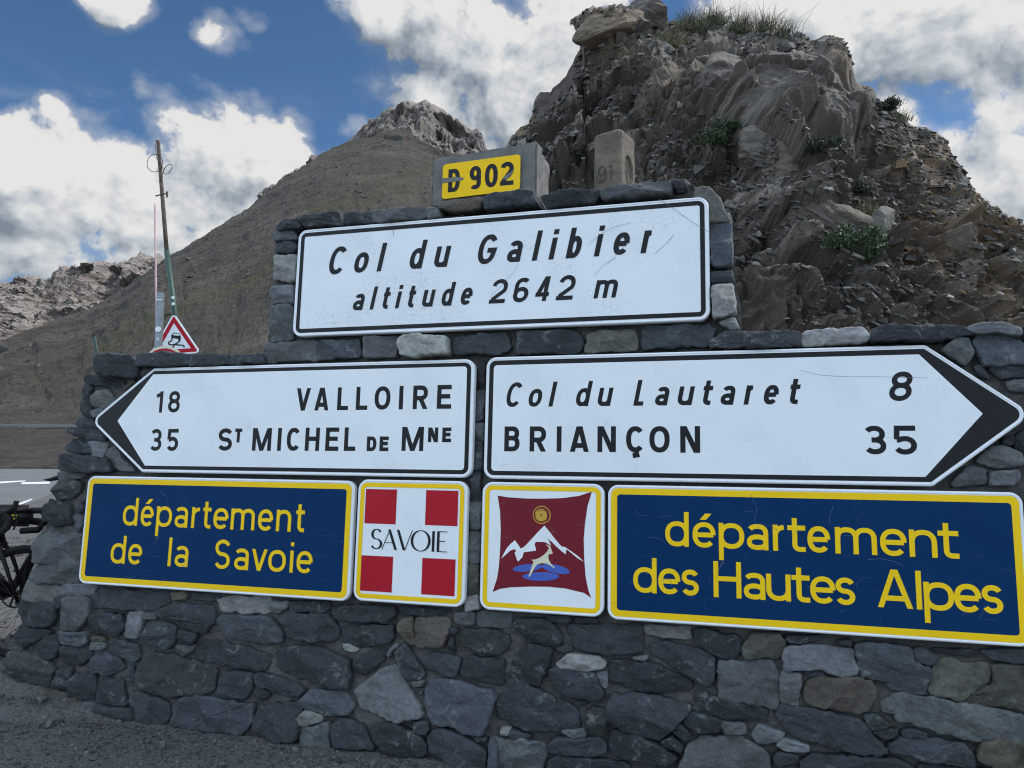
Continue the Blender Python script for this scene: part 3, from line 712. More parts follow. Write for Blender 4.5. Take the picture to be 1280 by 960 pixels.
# kinds: d dark slate, n blue slate, g grey, l pale, b brown, v green veined, k speckled brown
ST = [
('l',A,[(150,25),(190,20),(285,55),(270,130),(200,135),(120,110)]),
('g',A,[(275,65),(330,45),(470,50),(450,90),(290,95)]),
('d',A,[(95,140),(150,125),(275,150),(270,200),(250,240),(190,255),(120,245),(80,180)]),
('g',A,[(300,180),(330,110),(430,115),(435,200),(380,270),(300,270)]),
('d',A,[(270,110),(320,105),(310,150),(280,170)]),
('d',A,[(450,90),(500,65),(830,80),(835,130),(770,170),(690,170),(450,155)]),
('b',A,[(850,85),(930,80),(925,115),(860,120)]),
('d',A,[(940,85),(1090,90),(1080,120),(950,115)]),
('l',Pt,[(268,749),(290,745),(335,746),(338,765),(310,767),(274,763)]),
('d',A,[(785,190),(870,140),(1060,150),(1070,230),(1040,250),(900,220)]),
('d',A,[(880,225),(1040,255),(1020,290),(930,260)]),
('d',A,[(445,195),(480,185),(600,195),(615,250),(590,300),(430,275)]),
('g',A,[(640,175),(710,185),(690,315),(610,300)]),
('g',A,[(720,190),(770,190),(775,215),(720,212)]),
('d',A,[(735,235),(790,225),(870,250),(870,320),(840,365),(780,350),(710,315)]),
('d',A,[(890,270),(980,285),(960,340),(890,345)]),('g',A,[(880,350),(960,345),(950,375),(910,400),(880,380)]),
('d',A,[(70,300),(100,255),(250,280),(80,375)]),
('d',A,[(130,360),(230,310),(280,300),(290,370),(260,415),(130,400)]),
('n',A,[(290,285),(430,285),(430,330),(400,350),(300,335)]),
('d',A,[(310,355),(445,355),(445,400),(400,440),(330,445),(300,410)]),
('b',A,[(450,310),(510,305),(520,325),(470,328)]),('g',A,[(460,335),(510,332),(520,355),(490,370),(455,365)]),
('d',A,[(540,350),(570,320),(680,345),(690,400),(670,430),(600,400),(540,380)]),
('v',A,[(60,385),(140,390),(240,430),(260,470),(230,550),(110,515),(45,480)]),
('d',A,[(450,410),(500,385),(580,410),(620,460),(540,495),(460,480)]),
('v',A,[(690,430),(750,385),(880,400),(1075,475),(1060,570),(1020,590),(850,605),(680,555),(665,500)]),
('d',A,[(620,490),(655,450),(662,530),(630,520)]),
('d',A,[(280,480),(350,460),(330,560),(255,555)]),
('d',A,[(370,495),(460,490),(470,580),(450,630),(350,590),(345,530)]),
('d',A,[(490,525),(600,520),(630,650),(465,635)]),
('d',A,[(35,550),(60,500),(110,530),(110,570),(40,580)]),
('n',A,[(75,590),(150,565),(195,580),(180,650),(110,640)]),
('b',A,[(190,620),(210,575),(370,600),(375,660),(360,695),(190,660)]),
('n',A,[(0,590),(30,585),(130,650),(130,690),(0,690)]),
('g',A,[(140,655),(350,702),(340,720),(140,690)]),
('n',A,[(370,730),(390,640),(465,645),(450,735)]),
('d',A,[(480,650),(650,670),(650,730),(620,760),(460,745)]),
('d',A,[(640,585),(700,585),(840,640),(845,690),(800,765),(740,765),(690,735),(635,640)]),
('d',A,[(860,650),(910,610),(1040,610),(1260,650),(1255,730),(1200,800),(840,755)]),
('d',A,[(1090,510),(1130,475),(1250,490),(1250,570),(1220,615),(1075,590)]),
('n',Pt,[(269,777),(275,769),(320,770),(338,772),(352,792),(352,802),(318,803),(280,795)]),
('d',Pt,[(240,815),(250,801),(270,802),(320,815),(338,820),(330,838),(318,836),(275,830),(243,823)]),
('g',B,[(140,130),(235,130),(228,160),(180,190),(145,170)]),
('d',B,[(250,130),(435,135),(440,160),(420,180),(245,175)]),
('d',B,[(200,200),(250,185),(430,200),(490,260),(490,310),(460,330),(290,325),(240,290)]),
('d',B,[(447,165),(500,150),(765,150),(780,190),(745,225),(600,225),(470,215)]),
('d',B,[(795,160),(1050,170),(1040,190),(980,205),(800,185)]),
('b',B,[(790,265),(800,220),(855,205),(865,345),(830,330)]),('b',B,[(873,210),(1045,215),(1040,290),(1010,355),(873,350)]),
('d',B,[(500,260),(560,245),(765,250),(765,310),(740,335),(570,360),(510,330)]),('l',B,[(505,345),(540,345),(580,370),(570,380),(520,370)]),
('g',B,[(1075,185),(1170,185),(1165,245),(1075,235)]),
('g',Pt,[(595,765),(638,768),(638,784),(595,783)]),
('d',B,[(1050,265),(1085,265),(1075,285),(1050,288)]),('d',B,[(1045,320),(1060,305),(1065,380),(1045,370)]),
('v',Pt,[(573,806),(579,787),(605,787),(635,794),(636,803),(628,815),(617,820),(590,813)]),
('d',B,[(170,390),(210,350),(400,360),(545,430),(545,570),(500,560),(300,520),(180,470)]),
('d',B,[(60,500),(90,490),(200,510),(310,570),(290,605),(230,600),(80,550)]),
('n',B,[(305,615),(345,575),(530,580),(570,660),(540,690),(430,690),(300,655)]),
('d',B,[(70,590),(110,575),(140,600),(110,620),(70,610)]),
('d',B,[(100,655),(300,635),(290,760),(280,820),(180,835),(50,775),(60,720)]),
('l',B,[(290,710),(320,680),(405,705),(400,730),(330,750),(290,742)]),
('g',B,[(295,765),(440,742),(440,880),(300,870)]),
('d',B,[(450,760),(490,715),(600,745),(640,830),(670,860),(650,875),(470,845)]),
('d',B,[(650,800),(690,745),(740,735),(860,790),(930,850),(920,895),(800,910),(700,860)]),
('d',B,[(560,470),(560,430),(650,380),(720,370),(715,420),(620,500)]),
('d',B,[(770,375),(820,335),(860,400),(925,490),(900,520),(840,515),(780,440)]),
('g',B,[(735,385),(770,345),(785,343),(757,372),(735,410)]),
('g',B,[(565,580),(580,560),(700,470),(770,445),(880,630),(910,700),(880,720),(780,725),(600,670)]),
('d',B,[(900,420),(950,385),(1100,410),(1090,490),(1060,505),(920,460)]),
('d',Pt,[(574,842),(578,825),(586,821),(629,826),(629,845),(626,857),(600,852)]),
('n',B,[(920,580),(940,515),(1100,530),(1265,580),(1270,640),(1210,790),(1130,785),(1080,750),(950,745),(920,640)]),
('g',B,[(850,530),(915,525),(905,550),(870,550)]),('d',B,[(870,565),(912,568),(900,590)]),
('d',B,[(860,740),(935,735),(930,790),(890,790),(860,770)]),
('d',B,[(935,800),(960,770),(1080,790),(1225,880),(1225,965),(1090,975),(1000,915),(935,880)]),
('n',Pt,[(611,932),(613,924),(620,922),(621,965),(611,965)]),
('d',B,[(1150,800),(1235,820),(1180,830)]),
('d',Cc_,[(165,245),(190,220),(330,215),(395,280),(400,330),(380,350),(230,310)]),
('d',Cc_,[(330,200),(450,207),(450,230),(400,235),(340,220)]),
('d',Cc_,[(470,210),(580,217),(585,235),(480,232)]),
('d',Cc_,[(430,260),(450,245),(810,245),(815,380),(650,390),(530,375),(470,345)]),
('d',Cc_,[(378,360),(440,340),(462,370),(420,385)]),
('l',Cc_,[(820,250),(1050,260),(1055,318),(900,300),(820,288)]),
('d',Pt,[(866,788),(873,786),(900,793),(924,797),(924,815),(919,822),(905,822),(880,810),(867,802)]),
('d',Cc_,[(145,495),(165,425),(232,338),(358,372),(338,440),(290,548),(260,538)]),
('l',Cc_,[(380,440),(440,398),(590,402),(628,440),(610,463),(520,473),(400,458)]),
('d',Cc_,[(345,480),(380,463),(570,492),(600,540),(618,590),(590,620),(420,600),(370,560)]),
('g',Cc_,[(582,485),(632,485),(632,565),(605,540)]),
('d',Cc_,[(640,455),(670,424),(880,442),(1065,540),(1045,575),(900,580),(780,570),(642,520)]),
('g',Cc_,[(760,412),(840,402),(820,425)]),
('d',Cc_,[(850,350),(920,327),(1110,370),(1168,410),(1168,530),(1140,540),(1010,480),(860,385)]),
('g',Pt,[(897,838),(899,826),(963,826),(970,832),(973,848),(972,884),(968,887),(940,880),(898,872)]),
('d',Cc_,[(80,650),(150,522),(190,512),(290,572),(480,670),(495,750),(460,765),(230,770),(85,710)]),
('d',Cc_,[(465,630),(540,632),(520,650)]),
('v',Cc_,[(530,690),(560,660),(628,670),(632,730),(600,818),(560,800),(535,740)]),
('d',Cc_,[(635,640),(660,597),(830,592),(1050,652),(1050,680),(890,825),(700,770),(638,720)]),
('l',Cc_,[(103,770),(150,768),(140,800),(103,795)]),('d',Cc_,[(155,775),(255,805),(150,805)]),
('g',Cc_,[(400,778),(515,772),(525,808),(460,808)]),
('d',Cc_,[(340,840),(380,817),(600,820),(628,850),(613,888),(560,908),(340,880)]),
('g',Cc_,[(45,832),(200,817),(328,850),(328,900),(310,975),(45,975)]),
('d',Cc_,[(340,922),(400,907),(620,927),(740,952),(740,985),(340,985)]),
('d',Cc_,[(640,850),(660,785),(760,792),(900,852),(978,910),(960,930),(890,945),(660,900)]),
('d',Cc_,[(903,832),(960,803),(1018,860),(1010,880),(930,860)]),
('d',Cc_,[(952,772),(1000,745),(1058,808),(1030,828)]),
('d',Cc_,[(1015,742),(1050,692),(1100,692),(1228,740),(1200,780),(1080,780)]),
('d',Pt,[(869,869),(880,865),(900,874),(935,880),(961,891),(957,899),(940,901),(900,897),(878,888)]),
('g',Pt,[(846,966),(860,936),(875,923),(900,921),(924,921),(961,942),(960,968)]),
('g',Dt,[(0,700),(140,712),(150,760),(30,770)]),
('k',Dt,[(130,280),(180,192),(340,192),(370,237),(360,310),(320,333),(140,330)]),
('d',Dt,[(375,208),(590,208),(540,230),(480,243),(390,238)]),
('g',Dt,[(365,300),(375,272),(600,262),(760,292),(788,380),(788,430),(700,433),(560,393),(365,398)]),
('n',Dt,[(772,252),(850,242),(1090,277),(1110,360),(1213,400),(1180,520),(1080,508),(930,463),(810,438),(792,350)]),
('n',Dt,[(1102,288),(1150,277),(1240,320),(1250,343),(1200,375),(1115,350)]),
('d',Dt,[(680,237),(745,232),(750,265),(690,255)]),
('d',Dt,[(480,410),(560,403),(610,430),(510,433)]),
('g',Dt,[(345,442),(370,412),(458,420),(453,500),(440,608),(352,590)]),
('b',Dt,[(490,470),(560,442),(870,462),(888,540),(860,640),(770,648),(490,590)]),
('d',Dt,[(312,650),(360,613),(560,642),(800,690),(830,712),(958,870),(900,888),(760,873),(480,798),(402,778)]),
('d',Dt,[(828,670),(900,662),(963,715),(930,738),(860,738)]),
('d',Dt,[(872,752),(1018,748),(1000,780),(940,788)]),
('g',Dt,[(922,590),(990,557),(1023,600),(1008,650),(930,640)]),
('g',Et,[(405,480),(480,470),(640,500),(960,548),(1290,622),(1290,800),(1200,790),(950,780),(690,710),(430,640),(452,560)]),
('k',Et,[(650,460),(700,242),(770,227),(850,257),(1055,272),(1055,330),(1038,400),(860,508)]),
('k',Et,[(1062,282),(1290,272),(1300,578),(1100,550),(882,515),(1000,450),(1098,402)]),
('d',Et,[(670,172),(960,182),(940,210),(800,200)]),
('d',Et,[(990,182),(1290,170),(1300,258),(1180,253),(1050,228)]),
('d',Et,[(370,832),(430,772),(560,762),(800,792),(900,802),(958,900),(962,965),(700,930),(540,880),(380,852)]),
('b',Et,[(982,850),(1010,792),(1180,773),(1300,805),(1300,985),(1080,960),(982,900)]),
('d',Et,[(470,732),(520,712),(640,742),(620,760),(480,755)]),
('d',Et,[(352,402),(450,432),(640,458),(560,463),(400,430)]),
('g',Dt,[(182,780),(222,722),(368,772),(358,800),(222,828)]),
('g',Dt,[(322,830),(370,802),(510,842),(508,870),(380,858)]),
('d',Dt,[(312,900),(340,877),(438,892),(448,930),(322,945)]),
('d',Dt,[(462,932),(520,892),(650,902),(790,902),(1000,912),(1100,965),(1090,1000),(462,1000)]),
('d',Et,[(600,950),(980,975),(1290,1010),(1290,1080),(500,1080)]),
# left end
('D',Ft,[(480,180),(520,145),(780,150),(830,200),(820,320),(790,338),(520,295),(490,270)]),
('D',Pt,[(170,456),(171,443),(200,441),(232,443),(234,455),(200,457)]),('D',Pt,[(234,456),(236,444),(280,443),(283,452),(270,455)]),('D',Pt,[(284,454),(288,445),(325,442),(328,452)]),
('d',Ft,[(435,330),(460,315),(720,370),(710,410),(630,405),(440,370)]),
('d',Ft,[(370,560),(430,385),(480,420),(460,560),(490,655),(390,635)]),
('l',Ft,[(482,490),(520,445),(600,440),(650,510),(590,570),(480,557)]),
('g',Ft,[(472,612),(540,587),(560,600),(510,650)]),
('n',Ft,[(345,700),(380,662),(520,700),(510,740),(450,750)]),
('d',Ft,[(300,770),(320,737),(560,762),(580,830),(540,845),(380,800)]),
('d',Ft,[(270,890),(330,840),(500,870),(590,880),(580,930),(490,935),(290,920)]),
('b',Ft,[(720,410),(800,345),(810,370),(730,430)]),('g',Ft,[(825,300),(860,260),(960,240),(880,320),(830,350)]),
('D',Gt,[(310,150),(345,50),(640,90),(665,165),(480,180),(350,162)]),
('g',Gt,[(300,190),(330,168),(520,187),(490,225),(320,235)]),
('v',Gt,[(275,320),(320,245),(410,235),(480,275),(470,330),(400,380),(300,370)]),
('d',Gt,[(218,430),(300,390),(400,440),(420,560),(290,580),(215,540)]),
('d',Gt,[(440,440),(490,400),(510,450),(480,490)]),('n',Gt,[(425,510),(480,505),(490,580),(460,625),(430,590)]),
('g',Gt,[(140,720),(190,600),(260,580),(460,640),(450,730),(460,880),(380,885),(140,850)]),
('g',Pt,[(40,722),(44,708),(97,710),(95,727),(85,730),(50,728)]),
('g',Pt,[(130,568),(133,560),(140,558),(168,590),(150,588),(135,580)]),
('g',Pt,[(106,556),(124,548),(133,556),(128,572),(108,572)]),
# frame of the summit sign and the seam
('D',Ht,[(150,190),(180,150),(260,150),(280,182),(240,195),(160,205)]),
('D',Ht,[(255,132),(490,110),(510,165),(300,185)]),('D',Ht,[(520,120),(665,100),(670,160),(520,168)]),
('G',Ht,[(672,95),(960,85),(970,130),(720,160),(672,152)]),('G',Ht,[(972,85),(1030,90),(1030,125),(977,140)]),
('g',Ht,[(140,210),(240,200),(262,250),(140,262)]),('d',Ht,[(140,275),(240,270),(262,300),(240,325),(140,325)]),
('l',Ht,[(142,345),(258,345),(255,490),(130,470),(145,400)]),('g',Ht,[(125,520),(245,500),(242,600),(125,600)]),
('g',Ht,[(125,625),(240,610),(235,800),(118,815)]),
('g',Ht,[(85,830),(360,815),(368,910),(80,928)]),('n',Ht,[(375,820),(600,808),(605,895),(375,912)]),
('g',Ht,[(635,790),(800,785),(800,895),(635,902)]),('L',Ht,[(810,790),(930,775),(1080,795),(1090,875),(900,895),(815,880)]),
('d',Pt,[(564,421),(632,417),(636,433),(623,441),(566,442)]),('d',Pt,[(645,414),(680,413),(718,413),(728,428),(718,440),(645,442)]),
('k',Kt,[(155,110),(200,95),(330,90),(335,165),(145,172)]),('d',Kt,[(355,95),(370,75),(600,75),(620,92),(598,150),(360,160)]),
('D',Kt,[(603,132),(660,100),(928,97),(933,145),(700,155),(607,152)]),('L',Kt,[(938,110),(960,95),(1160,90),(1188,125),(1150,138),(938,145)]),
('D',Rt,[(665,145),(680,100),(720,85),(1050,85),(1090,110),(990,135)]),('G',Rt,[(1055,93),(1100,80),(1180,73),(1270,98),(1275,122),(1180,108),(1095,110)]),
('g',Rt,[(950,180),(1000,140),(1060,135),(1080,190),(1050,240),(980,200)]),
('n',Rt,[(1085,150),(1110,112),(1200,108),(1300,160),(1300,240),(1200,245),(1120,240)]),
('d',Rt,[(1140,252),(1300,245),(1300,290),(1180,295)]),('d',Rt,[(1085,250),(1110,247),(1140,300),(1100,280)]),
('g',Rt,[(1210,312),(1300,297),(1300,350),(1230,345)]),('g',Rt,[(1090,630),(1150,575),(1200,565),(1270,600),(1280,640),(1180,655)]),
('g',Rt,[(990,720),(1060,652),(1130,662),(1130,718),(1000,728)]),('g',Rt,[(1150,672),(1260,667),(1265,700),(1240,723),(1140,723)]),
('d',Rt,[(1245,530),(1300,490),(1300,600),(1252,580)]),('d',Rt,[(1200,540),(1238,530),(1238,560),(1197,560)]),
('n',Lt,[(468,250),(580,250),(590,480),(500,500),(472,470)]),('d',Lt,[(473,520),(590,520),(590,570),(475,580)]),
('L',Lt,[(478,600),(590,585),(610,740),(490,780)]),('g',Lt,[(520,800),(600,770),(625,830),(590,842)]),
('m',Lt,[(390,72),(460,55),(500,90),(550,190),(580,242),(470,242),(380,200)]),('D',Lt,[(262,20),(330,15),(340,50),(290,65)]),
('G',Pt,[(751,238),(757,232),(838,226),(838,239),(790,245),(753,246)]),
('D',Mt,[(670,420),(760,380),(920,370),(985,370),(940,430),(700,465)]),('D',Mt,[(350,430),(380,400),(620,375),(640,440),(370,470)]),('b',Mt,[(120,440),(340,415),(340,465),(200,480),(120,465)]),
('d',Nt,[(98,60),(128,30),(128,125),(98,130)]),('g',Nt,[(96,138),(127,132),(122,240),(93,245)]),('g',Nt,[(92,250),(124,250),(122,315),(90,312)]),
('d',Nt,[(88,320),(120,320),(117,415),(83,415)]),('d',Nt,[(83,420),(112,420),(110,525),(76,525)]),('g',Nt,[(73,530),(114,530),(112,625),(78,625)]),
('g',Nt,[(70,635),(112,635),(107,745),(68,740)]),('k',Nt,[(63,750),(107,750),(102,860),(62,860)]),('l',Nt,[(62,870),(102,860),(114,905),(64,915)]),
# beyond the right edge of the frame
('d',Pt,[(1284,430),(1340,425),(1350,470),(1290,480)]),('g',Pt,[(1290,490),(1345,480),(1350,560),(1288,560)]),('d',Pt,[(1290,575),(1350,570),(1350,640),(1292,640)]),
('g',Pt,[(1292,650),(1350,650),(1350,740),(1292,740)]),('d',Pt,[(1292,750),(1350,750),(1350,860),(1292,850)]),('n',Pt,[(1290,870),(1350,875),(1350,990),(1290,980)]),
('d',Pt,[(1282,408),(1350,405),(1350,424),(1284,426)]),
]
KC = {'d': ((.037,.042,.048), .5), 'D': ((.034,.038,.044), .6), 'n': ((.062,.070,.079), .6), 'g': ((.112,.118,.122), .35), 'G': ((.11,.115,.119), .25), 'l': ((.20,.198,.19), .1), 'L': ((.24,.235,.225), .1),
      'b': ((.098,.086,.068), .25), 'v': ((.038,.044,.041), 1.0), 'k': ((.085,.083,.068), .6), 'm': ((.115,.11,.10), .0)}
UVB = uv(640, 985)                                    # foot of the wall
WV0 = -1.925
wall = empty('stone_wall', wallpt(0, WV0, -.3), 'mortared dark stone wall with two tiers carrying all the road signs', 'wall', W_ROT)
def loc(u, v, n): return (u, v - WV0, n + .3)

def chaikin(p):
    q_ = np.roll(p, -1, 0); out = np.empty((len(p) * 2, 2)); out[0::2] = p * .96 + q_ * .04; out[1::2] = p * .04 + q_ * .96; return out
def stone_geo(poly, face, depth, seed, kind):
    r = np.random.default_rng(seed)
    p = np.array(poly)
    a2 = (p[:, 0] * np.roll(p[:, 1], -1) - np.roll(p[:, 0], -1) * p[:, 1]).sum()
    if a2 < 0: p = p[::-1]
    p = chaikin(p)
    L = np.hypot(*(np.roll(p, -1, 0) - p).T); per = L.sum(); n = int(np.clip(per / .011, 22, 150))
    cum = np.concatenate([[0], np.cumsum(L)]); pp = np.vstack([p, p[:1]])
    s_ = np.linspace(0, per, n, endpoint=False)
    o = np.stack([np.interp(s_, cum, pp[:, 0]), np.interp(s_, cum, pp[:, 1])], -1)
    t = np.roll(o, -1, 0) - np.roll(o, 1, 0); t /= np.linalg.norm(t, axis=1, keepdims=True) + 1e-9
    nn = np.stack([t[:, 1], -t[:, 0]], -1)
    size = math.sqrt(abs(a2) / 2)
    jit = (fbm(np.stack([o[:, 0] * 26, o[:, 1] * 26, np.full(n, seed * 3.1)], -1), 4, seed, .6) - .5) * min(.030, size * .18)
    o = o + nn * (jit[:, None] + .0070)
    c = o.mean(0)
    rings = [(0, -depth), (0, -.055), (.000, -.022), (.0015, -.009), (.004, -.003), (.009, .000)]
    V_, n0 = [], n
    d = c - o; dl = np.linalg.norm(d, axis=1, keepdims=True); du = d / (dl + 1e-9)
    lim = dl * .35
    for ins, h in rings: V_.append(np.concatenate([o + du * np.minimum(ins, lim), np.full((n, 1), h)], 1))
    inn = o + du * np.minimum(.009, lim)
    for s_ in (.86, .70, .54, .38, .22, .10): V_.append(np.concatenate([c + (inn - c) * s_, np.zeros((n, 1))], 1))
    V_.append(np.array([[c[0], c[1], 0]]))
    v = np.concatenate(V_)
    # face: cleaved planes, steps along the bedding, small chips
    fx, fy = v[:, 0] - c[0], v[:, 1] - c[1]
    bul = min(.022, size * .10)
    h = np.full(len(v), bul)
    for k in range(4):
        an = r.uniform(0, 2 * math.pi); sl = r.uniform(.05, .5); o_ = bul * r.uniform(.7, 1.4)
        h = np.minimum(h, o_ + (.0 - (fx * math.cos(an) + fy * math.sin(an))) * sl)
    h = np.maximum(h, -.018)
    th = r.normal(-.12, .22)
    P_ = np.stack([(fx * math.cos(th) + fy * math.sin(th)) * 9, (-fx * math.sin(th) + fy * math.cos(th)) * 30, np.full(len(v), seed * 1.7)], -1)
    layer = (fbm(P_, 4, seed + 5) - .5) * .020 + np.floor(fbm(P_ * .7, 2, seed + 9) * 6) / 6 * .012
    chip = (fbm(np.stack([v[:, 0] * 60, v[:, 1] * 60, v[:, 2] * 60], -1), 3, 3) - .5) * .007
    w_ = np.concatenate([np.repeat([0, .0, .35, .75, .95, 1.0], n), np.ones(6 * n + 1)])
    if kind == 'm': layer *= .4; h *= .5
    v[:, 2] += (h + layer + chip) * w_ + r.uniform(-.006, .008)
    v[:, 2] += face
    F_ = []
    for k in range(len(rings) + 5):
        a = k * n; b = a + n; i = np.arange(n); j = (i + 1) % n
        F_ += np.stack([a + i, a + j, b + j, b + i], -1).tolist()
    a = (len(rings) + 5) * n; ctr = len(v) - 1
    F_ += [(a + i, a + (i + 1) % n, ctr) for i in range(n)]
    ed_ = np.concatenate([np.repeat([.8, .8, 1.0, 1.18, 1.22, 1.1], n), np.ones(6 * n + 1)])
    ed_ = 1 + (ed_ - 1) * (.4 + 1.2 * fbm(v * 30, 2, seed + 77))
    return v, F_, ed_
def build_stones(name, sel, extra=0):
    VV, FF, TT, k = [], [], [], 0
    for i, (kd, tl, pts) in enumerate(ST):
        if (kd in 'DGL') != sel: continue
        px_ = tl(pts); cy = sum(p[1] for p in px_) / len(px_); cx = sum(p[0] for p in px_) / len(px_)
        face = -.046
        if kd in 'DGL': face = .012 if kd != 'L' or cx < 900 else .0
        if cy < 460 and kd not in 'DGL': face += .022
        if cx < 130 and cy < 740: face -= .012
        if cy > 890: face += .015
        poly = [uv(x, y, face) for x, y in px_]
        if cx < 130:
            pc = np.mean(poly, axis=0); poly = [tuple(pc + (np.array(p) - pc) * 1.07) for p in poly]
        dep = .40 if kd in 'DGL' else (.30 if cx < 140 or (cx > 905 and cy < 410) or (cx < 375 and cy < 430) else .10)
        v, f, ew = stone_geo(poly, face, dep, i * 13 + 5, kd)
        col, vein = KC[kd]; r = np.random.default_rng(i + 900)
        cc = np.array(col) * r.uniform(.68, 1.38) * (1 + r.normal(0, .012, 3))
        VV.append(v); FF += [tuple(q_ + k for q_ in a) for a in f]; k += len(v)
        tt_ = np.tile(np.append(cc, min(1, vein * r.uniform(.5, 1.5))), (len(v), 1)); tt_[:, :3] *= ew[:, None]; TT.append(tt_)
    v = np.concatenate(VV); v[:, 1] -= WV0; v[:, 2] += .3
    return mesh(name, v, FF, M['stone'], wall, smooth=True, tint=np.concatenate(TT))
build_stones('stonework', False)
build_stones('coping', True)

# mortar bed: rough sheet just behind the stone faces, on a solid core
CORE = [(119,447),(112,478),(104,505),(97,530),(92,556),(86,576),(76,590),(68,606),(66,630),(58,650),(48,668),(45,700),(45,722),(34,750),(26,770),(22,790),(17,800),(13,830),(12,850),(4,875),(-2,892),(-2,915),(300,945),(640,1020),(1345,1080),(1345,412),(925,418),(928,412),(926,380),(918,345),(917,285),(905,252),(890,238),(840,236),(690,250),(688,262),(545,270),(345,280),(343,330),(338,400),(330,428),(330,447),(180,447)]
core = np.array([uv(x, y, -.06) for x, y in CORE])
def inside(poly, p):
    x, y = p[:, 0], p[:, 1]; r = np.zeros(len(p), bool); n = len(poly)
    for i in range(n):
        x1, y1 = poly[i]; x2, y2 = poly[(i + 1) % n]
        c = ((y1 > y) != (y2 > y)) & (x < (x2 - x1) * (y - y1) / (y2 - y1 + 1e-12) + x1); r ^= c
    return r
mb = MB(); cl = core[::-1] if ((core[:, 0] * np.roll(core[:, 1], -1) - np.roll(core[:, 0], -1) * core[:, 1]).sum() < 0) else core
tri = tessellate_polygon([[Vector((a, b, 0)) for a, b in cl]])
nn_ = len(cl)
ins = 1.0
vv = [loc(a, b, -.095) for a, b in cl] + [loc(a, b, -.55) for a, b in cl]
ff = [tuple(t) for t in tri] + [tuple(i + nn_ for i in t)[::-1] for t in tri] + [(i, i + nn_, (i + 1) % nn_ + nn_, (i + 1) % nn_) for i in range(nn_)]
mb.add(vv, ff)
st_ = .010
u0, u1 = cl[:, 0].min(), cl[:, 0].max(); v0_, v1_ = cl[:, 1].min(), cl[:, 1].max()
gu, gv_ = np.meshgrid(np.arange(u0, u1, st_), np.arange(v0_, v1_, st_))
ok = inside(cl, np.stack([gu.ravel(), gv_.ravel()], -1)).reshape(gu.shape)
P3 = np.stack([gu, gv_, gu * 0], -1)
hh = -.077 + (fbm(P3 * 9, 4, 7) - .5) * .020 + (fbm(P3 * 45, 3, 8) - .5) * .016
idx = -np.ones(gu.shape, int); idx[ok] = np.arange(ok.sum())
vm_ = np.stack([gu[ok], gv_[ok] - WV0, hh[ok] + .3], -1)
qd = np.stack([idx[:-1, :-1], idx[:-1, 1:], idx[1:, 1:], idx[1:, :-1]], -1).reshape(-1, 4); qd = qd[(qd >= 0).all(1)]
kk = len(mb.v)
mesh('mortar', np.concatenate([np.array(mb.v), vm_]), mb.f + [tuple(a + kk for a in q_) for q_ in qd.tolist()], M['mortar'], wall, smooth=False)

# ================================================================== SIGNS
def rpoly(P, rad, inset, seg=8):
    """polygon moved inward by inset, its corners rounded; convex, counter-clockwise"""
    P = [np.array(p, float) for p in P]; n = len(P); out = []
    def off(i):
        a, b = P[i], P[(i + 1) % n]; d = (b - a) / np.linalg.norm(b - a); nn = np.array([-d[1], d[0]]); return a + nn * inset, d
    Q = []
    for i in range(n):
        p0, d0 = off((i - 1) % n); p1, d1 = off(i)
        den = d0[0] * d1[1] - d0[1] * d1[0]
        t = ((p1 - p0)[0] * d1[1] - (p1 - p0)[1] * d1[0]) / den; Q.append(p0 + d0 * t)
    for i in range(n):
        r = max(rad[i] - inset, .002) if rad[i] > 0 else .0008
        a, b, c = Q[i - 1], Q[i], Q[(i + 1) % n]
        d0 = (a - b) / np.linalg.norm(a - b); d1 = (c - b) / np.linalg.norm(c - b)
        ang = math.acos(np.clip(d0 @ d1, -1, 1)); tl = r / math.tan(ang / 2)
        bis = (d0 + d1) / np.linalg.norm(d0 + d1); ctr = b + bis * (r / math.sin(ang / 2))
        s, e = b + d0 * tl - ctr, b + d1 * tl - ctr
        a0 = math.atan2(s[1], s[0]); a1 = math.atan2(e[1], e[0])
        while a1 < a0: a1 += 2 * math.pi
        for k in range(seg + 1):
            an = a0 + (a1 - a0) * k / seg; out.append(ctr + r * np.array([math.cos(an), math.sin(an)]))
    return out
